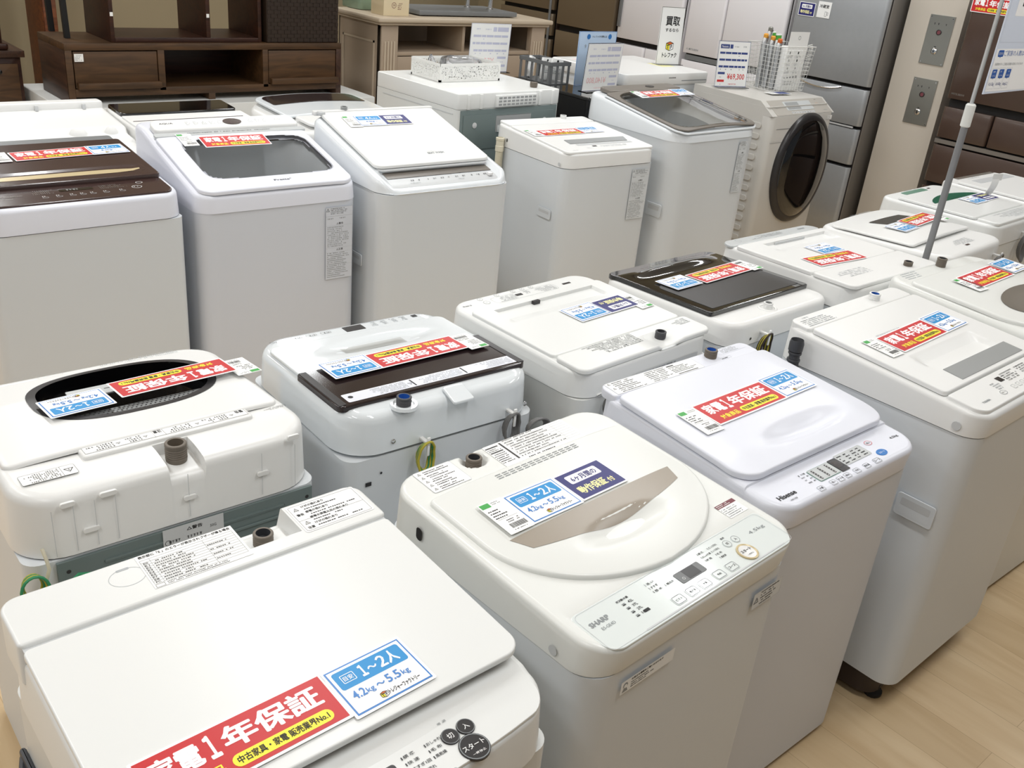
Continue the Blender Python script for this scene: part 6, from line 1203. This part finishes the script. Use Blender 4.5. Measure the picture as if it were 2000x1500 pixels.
m = MB(); m.box(-bw, bw, -bd, bd, 0, .004, 'basket_grey'); m.box(-bw-.004, bw+.004, -bd-.004, -bd+.002, bh-.02, bh, 'basket_grey'); m.box(-bw-.004, bw+.004, bd-.002, bd+.004, bh-.02, bh, 'basket_grey'); m.box(-bw-.004, -bw+.002, -bd, bd, bh-.02, bh, 'basket_grey'); m.box(bw-.002, bw+.004, -bd, bd, bh-.02, bh, 'basket_grey'); m.build('frame', t)
m = MB()
for i in range(6): y = -bd+i*(2*bd-.018)/5; m.box(-bw-.002, -bw, y, y+.018, 0, bh-.01, 'basket_grey'); m.box(bw, bw+.002, y, y+.018, 0, bh-.01, 'basket_grey')
for i in range(4): x = -bw+i*(2*bw-.018)/3; m.box(x, x+.018, -bd-.002, -bd, 0, bh-.01, 'basket_grey'); m.box(x, x+.018, bd, bd+.002, 0, bh-.01, 'basket_grey')
m.build('slats', t)
for i, (x, y, a, z, lb) in enumerate(((3.835, 4.25, .5, .075, 'white paper packet lying at the far end of the grey basket'), (3.84, 4.13, .1, .085, 'white paper packet upright in the middle of the grey basket'), (3.885, 4.09, -.3, .085, 'white paper packet at the near end of the grey basket'))):
    m = MB(); M = Matrix.Rotation(a, 4, 'Z') @ Matrix.Rotation(.25*(1 if i == 0 else .3), 4, 'Y'); m.box(-.035, .035, -.008, .008, -.05, .065, 'paper', M, .001); D = Dec(m, M @ frameM((0, -.0085, 0), (1, 0, 0), (0, 0, 1))); D.micro(-.03, .03, -.02, .05, 6, 'ink_grey', 0, i); D.disc(0, .052, .007, 'ink', 0)
    o = m.build('packet'); o.location = (x, y, 1.019+z-.02); tag(o, lb, 'packet', 'packets in the grey basket')
t = thing('washing_machine', 'white front-loading washer with flat white top under the white shop sign', 'washing machine', (4.66, 4.24, 0)); w, d, H = .385, .325, 1.085
m = MB(); m.prism(rrect(-w+.01, w-.01, -d, d, .02, 4), .04, H-.07, 'cab_white'); m.build('cabinet', t); m = MB(); m.prism(rrect(-w, w, -d-.01, d, .03, 5), H-.07, H, 'white', None, bev=.01); m.build('top_cover', t)
m = MB(); D = Dec(m, frameM((0, -d-.0105, H-.06), (1, 0, 0), (0, 0, 1))); [D.rect(.0+i*.011, .007+i*.011, .03, .036, 'dark', 0) for i in range(6)]; D.rect(.12, .36, .012, .017, 'ink_grey', 0); m.build('vent_slots', t)
m = MB(); D = Dec(m, Matrix.Translation((0, 0, H))); D.rect(-.32, -.2, .1, .25, 'fabric_white'); D.rect(-.3, -.2, .2, .22, 'pink_ink', 1); D.rect(.18, .3, -.12, .02, 'cream_ink', 0); m.build('top_print', t)
t = thing('shop_sign', 'tall narrow white shop sign with a coloured cube logo standing on the white front loader', 'sign', (4.97, 4.20, 1.086), math.radians(-10)); w, h = .19, .345; T = frameM((-w/2, 0, 0), (1, 0, 0), (0, .05, 1))
m = MB(); m.box(0, w, 0, h, -.002, .002, 'paper', T); m.build('card', t); m = MB(); D = Dec(m, T @ Matrix.Translation((0, 0, .0021))); D.frame(0, w, 0, h, .003, 'steel', 0); D.text(w*.22, h*.68, h*.16, '買取', 'ink', 1, .03, w=w*.6); D.text(w*.24, h*.575, h*.06, 'するなら', 'ink', 1, .02, w=w*.56); D.box_logo(w*.5, h*.33, h*.17, 1); D.text(w*.22, h*.12, h*.09, 'トレファク', 'ink', 1, .04, w=w*.62); m.build('print', t)
m = MB(); m.box(-.1, .1, -.04, .04, 0, .002, 'glass_clear'); m.build('foot', t)
# wire basket on the champagne front loader
BT = 1.029
t = thing('wire_basket', 'white wire basket standing on the champagne front loader', 'basket', (5.345, 3.62, BT), math.radians(-3)); bw, bd, bh = .155, .105, .265; m = MB(); fl = 1.16; r = .0014
for i in range(13):
    x = -bw+2*bw*i/12
    for sy in (-1, 1): m.tube([(x, sy*bd, .002), (x*fl, sy*bd*fl, bh)], r, 'basket_white', n=5)
for i in range(9):
    y = -bd+2*bd*i/8
    for sx in (-1, 1): m.tube([(sx*bw, y, .002), (sx*bw*fl, y*fl, bh)], r, 'basket_white', n=5)
for k in range(12):
    z = .002+k*(bh-.002)/11; f = 1+(fl-1)*z/bh; m.tube([(-bw*f, -bd*f, z), (bw*f, -bd*f, z), (bw*f, bd*f, z), (-bw*f, bd*f, z)], r, 'basket_white', n=5, closed=True)
for i in range(9): m.tube([(-bw+2*bw*i/8, -bd, .003), (-bw+2*bw*i/8, bd, .003)], r, 'basket_white', n=5)
m.build('wire_mesh', t); m = MB(); f = fl; m.tube([(-bw*f, -bd*f, bh), (bw*f, -bd*f, bh), (bw*f, bd*f, bh), (-bw*f, bd*f, bh)], .003, 'basket_white', n=7, closed=True); m.build('rim', t)
m = MB()
for y in (-.06, .02): m.tube([(bw*f, y, bh), (bw*f+.04, y, bh+.006), (bw*f+.05, y, bh-.02)], .003, 'basket_white', n=7); m.tube([(bw*f, y, bh-.07), (bw*f+.035, y, bh-.065), (bw*f+.04, y, bh-.05)], .002, 'basket_white', n=7)
m.build('hanging_hooks', t)
t = thing('printed_carton', 'tall white printed carton with a hanging tab in the wire basket', 'box', (5.375, 3.58, BT+.004), math.radians(-3)); w, d, h = .095, .055, .25
m = MB(); m.box(-w, w, -d, d, 0, h, 'paper', None, .001); m.build('body', t); m = MB(); m.box(-w, w*.98, -d-.001, -d+.0005, h-.002, h+.095, 'paper'); D = Dec(m, frameM((0, -d-.0012, h), (1, 0, 0), (0, 0, 1))); D.ring(0, .06, .012, .003, 'ink_grey', 0); m.build('hang_tab', t)
m = MB(); D = Dec(m, frameM((-w, -d-.0006, 0), (1, 0, 0), (0, 0, 1))); 
for a in range(2):
    for b in range(3): D.micro(.01+a*.08, .07+a*.08, .10+b*.045, .118+b*.045, 3, 'ink_grey', 0, a*3+b); D.rect(.03+a*.08, .04+a*.08, .125+b*.045, .14+b*.045, 'ink', 0)
for i in range(5): D.rect(.02+i*.028, .034+i*.028, .072, .076+.003*i, 'ink', 0)
D.micro(.02, .15, .03, .055, 3, 'ink', 0, 9); D2 = Dec(m, frameM((w+.0006, -d, 0), (0, 1, 0), (0, 0, 1))); D2.ring(.06, .17, .018, .008, 'red_ink', 0, ry=.025); D2.ring(.05, .09, .016, .007, 'ink', 0, ry=.022); D2.rect(.03, .08, .02, .06, 'navy_ink', 0); m.build('print', t)
for i, (x, y, top, c, lb) in enumerate(((5.215, 3.66, .31, 'caution_orange', 'bagged hose with an orange cap, leftmost in the wire basket'), (5.25, 3.63, .30, 'caution_orange', 'bagged hose with an orange cap, second in the wire basket'), (5.285, 3.685, .345, 'steel', 'bagged hose with a grey ring, tallest in the wire basket'), (5.262, 3.585, .29, 'orange', 'bagged hose with an orange cap beside the carton'))):
    t = thing('bagged_hose', lb, 'hose', (x, y, BT+.006), 0, 'bagged hoses in the wire basket'); m = MB(); m.tube([(0, 0, 0), (.004, .003, top*.5), (-.006, 0, top-.03), (0, 0, top-.012)], .012, 'bulb_white', n=10); m.build('hose', t)
    m = MB(); m.lathe([(.014, 0), (.015, .02), (.010, .026), (.009, .02), (0, .02)], c, Matrix.Translation((0, 0, top-.02)), 14); m.build('cap', t)
    m = MB(); m.tube([(.002, 0, .0), (.006, 0, top*.4), (-.003, 0, top*.8), (.004, 0, top-.01)], .0165, 'glass_clear', n=9); m.build('bag', t)
for i, (x, y, h, lb) in enumerate(((5.335, 3.70, .325, 'green and white packet, left one behind the carton'), (5.405, 3.70, .31, 'green and white packet, right one behind the carton'))):
    t = thing('packet', lb, 'packet', (x, y, BT+.004), .1*i, 'packets in the wire basket'); m = MB(); m.box(-.03, .03, -.004, .004, 0, h, 'paper', None, .001); m.build('body', t); m = MB(); m.box(-.0302, .0302, -.0045, .0045, h-.035, h-.008, 'leaf_green'); D = Dec(m, frameM((-.03, -.0047, 0), (1, 0, 0), (0, 0, 1))); D.micro(.008, .05, h-.08, h-.05, 3, 'ink_grey', 0, i); m.build('print', t)
m = MB(); m.box(-.085, .085, -.035, .035, 0, .0015, 'paper'); D = Dec(m, Matrix.Translation((0, 0, .0015))); D.rect(-.02, .08, -.03, .03, 'navy_ink', 0); D.micro(-.07, -.025, -.025, .025, 4, 'ink_grey', 0, 3); o = m.build('leaflet'); o.location = (5.19, 3.475, BT); o.rotation_euler = (0, 0, -.15); tag(o, 'folded leaflet lying before the wire basket on the champagne front loader', 'leaflet')
# ------------------------------------------------------------------ pole sign at the right
px_, py_ = 3.225, 1.425
t = thing('sign_stand', 'grey pole stand holding a pale blue capacity guide sign at the right edge', 'sign', (px_, py_, 0))
m = MB(); m.lathe([(.05, 0), (.05, .006), (.012, .012), (.012, .02)], 'pole_grey', None, 20); m.build('base', t); m = MB(); m.lathe([(.0115, .012), (.0115, 1.362)], 'pole_grey', None, 20); m.build('pole', t)
m = MB(); m.lathe([(.0125, 1.355), (.016, 1.358), (.016, 1.425), (.012, 1.43), (0, 1.43)], 'ivory', None, 16); m.build('coupler', t)
m = MB()
m.box(-.009, -.006, -.003, .003, 1.425, 2.1, 'grey_light'); m.box(-.006, .006, -.0015, .0015, 1.425, 2.1, 'panel_grey'); m.box(.006, .009, -.003, .003, 1.425, 2.1, 'grey'); m.build('clear_bracket', t)
m = MB(); m.prism([(.055, 1.458), (.40, 1.462), (.40, 2.08), (.055, 2.08)], 0, .004, 'sign_pale', frameM((0, .001, 0), (1, 0, 0), (0, 0, 1)), bev=.0008); m.build('sign_panel', t)
m = MB(); D = Dec(m, frameM((0, -.0032, 0), (1, 0, 0), (0, 0, 1))); D.rect(.062, .398, 1.62, 2.07, 'sign_pale', 0); D.rect(.062, .398, 1.466, 1.60, 'white_ink', 0)
D.rect(.115, .20, 1.70, 1.78, 'white_ink', 1, .006); D.rect(.15, .19, 1.73, 1.75, 'ink', 2); D.rect(.078, .118, 1.575, 1.596, 'blue_ink', 1, .006); D.poly([(.094, 1.576), (.102, 1.576), (.098, 1.571)], 'blue_ink', 1); D.text(.083, 1.581, .009, '選び方その①', 'paper', 2, .0, w=.03)
D.text(.124, 1.577, .018, 'ご家族の人数は？', 'blue_ink', 1, .0, w=.16); D.text(.076, 1.548, .0085, '洗濯物が多いご家庭は容量の目安より大きめを', 'ink_grey', 1, .0, w=.21)
for i, (a, b) in enumerate((('1人〜2人', '4.2~5.5kg'), ('3人〜4人', '6.0~8.0kg'), ('5人以上', '8.0kg以上'))):
    x = .074+i*.052; D.frame(x-.006, x+.041, 1.474, 1.54, .0006, 'ink_light', 1, .003); D.rect(x, x+.034, 1.508, 1.536, 'blue_ink', 2, .003); D.poly([(x+.014, 1.509), (x+.020, 1.509), (x+.017, 1.504)], 'blue_ink', 2); D.text(x+.006, 1.513, .007, a, 'paper', 3, 0, w=.022); D.micro(x+.008, x+.026, 1.524, 1.532, 1, 'paper', 3, i); D.text(x-.001, 1.482, .0125, b, 'navy_ink', 2, 0, w=.037)
m.build('print', t)
# curled price tag standing up on the green-handled machine
m = MB(); vs = []; n = 8
for i in range(n+1): a = i/n; vs += [(0, -.02*math.sin(a*2.2), .09*a), (.045, -.02*math.sin(a*2.2), .09*a)]
m.add(vs, [(2*i, 2*i+1, 2*i+3, 2*i+2) for i in range(n)], 'paper'); m.box(.0, .06, -.019, -.018, .07, .1, 'fabric_white'); o = m.build('price_tag'); o.location = (4.47, 1.80, .905); o.rotation_euler = (0, 0, -.3); tag(o, 'curled price tag standing up on the machine with the green handle', 'price tag')
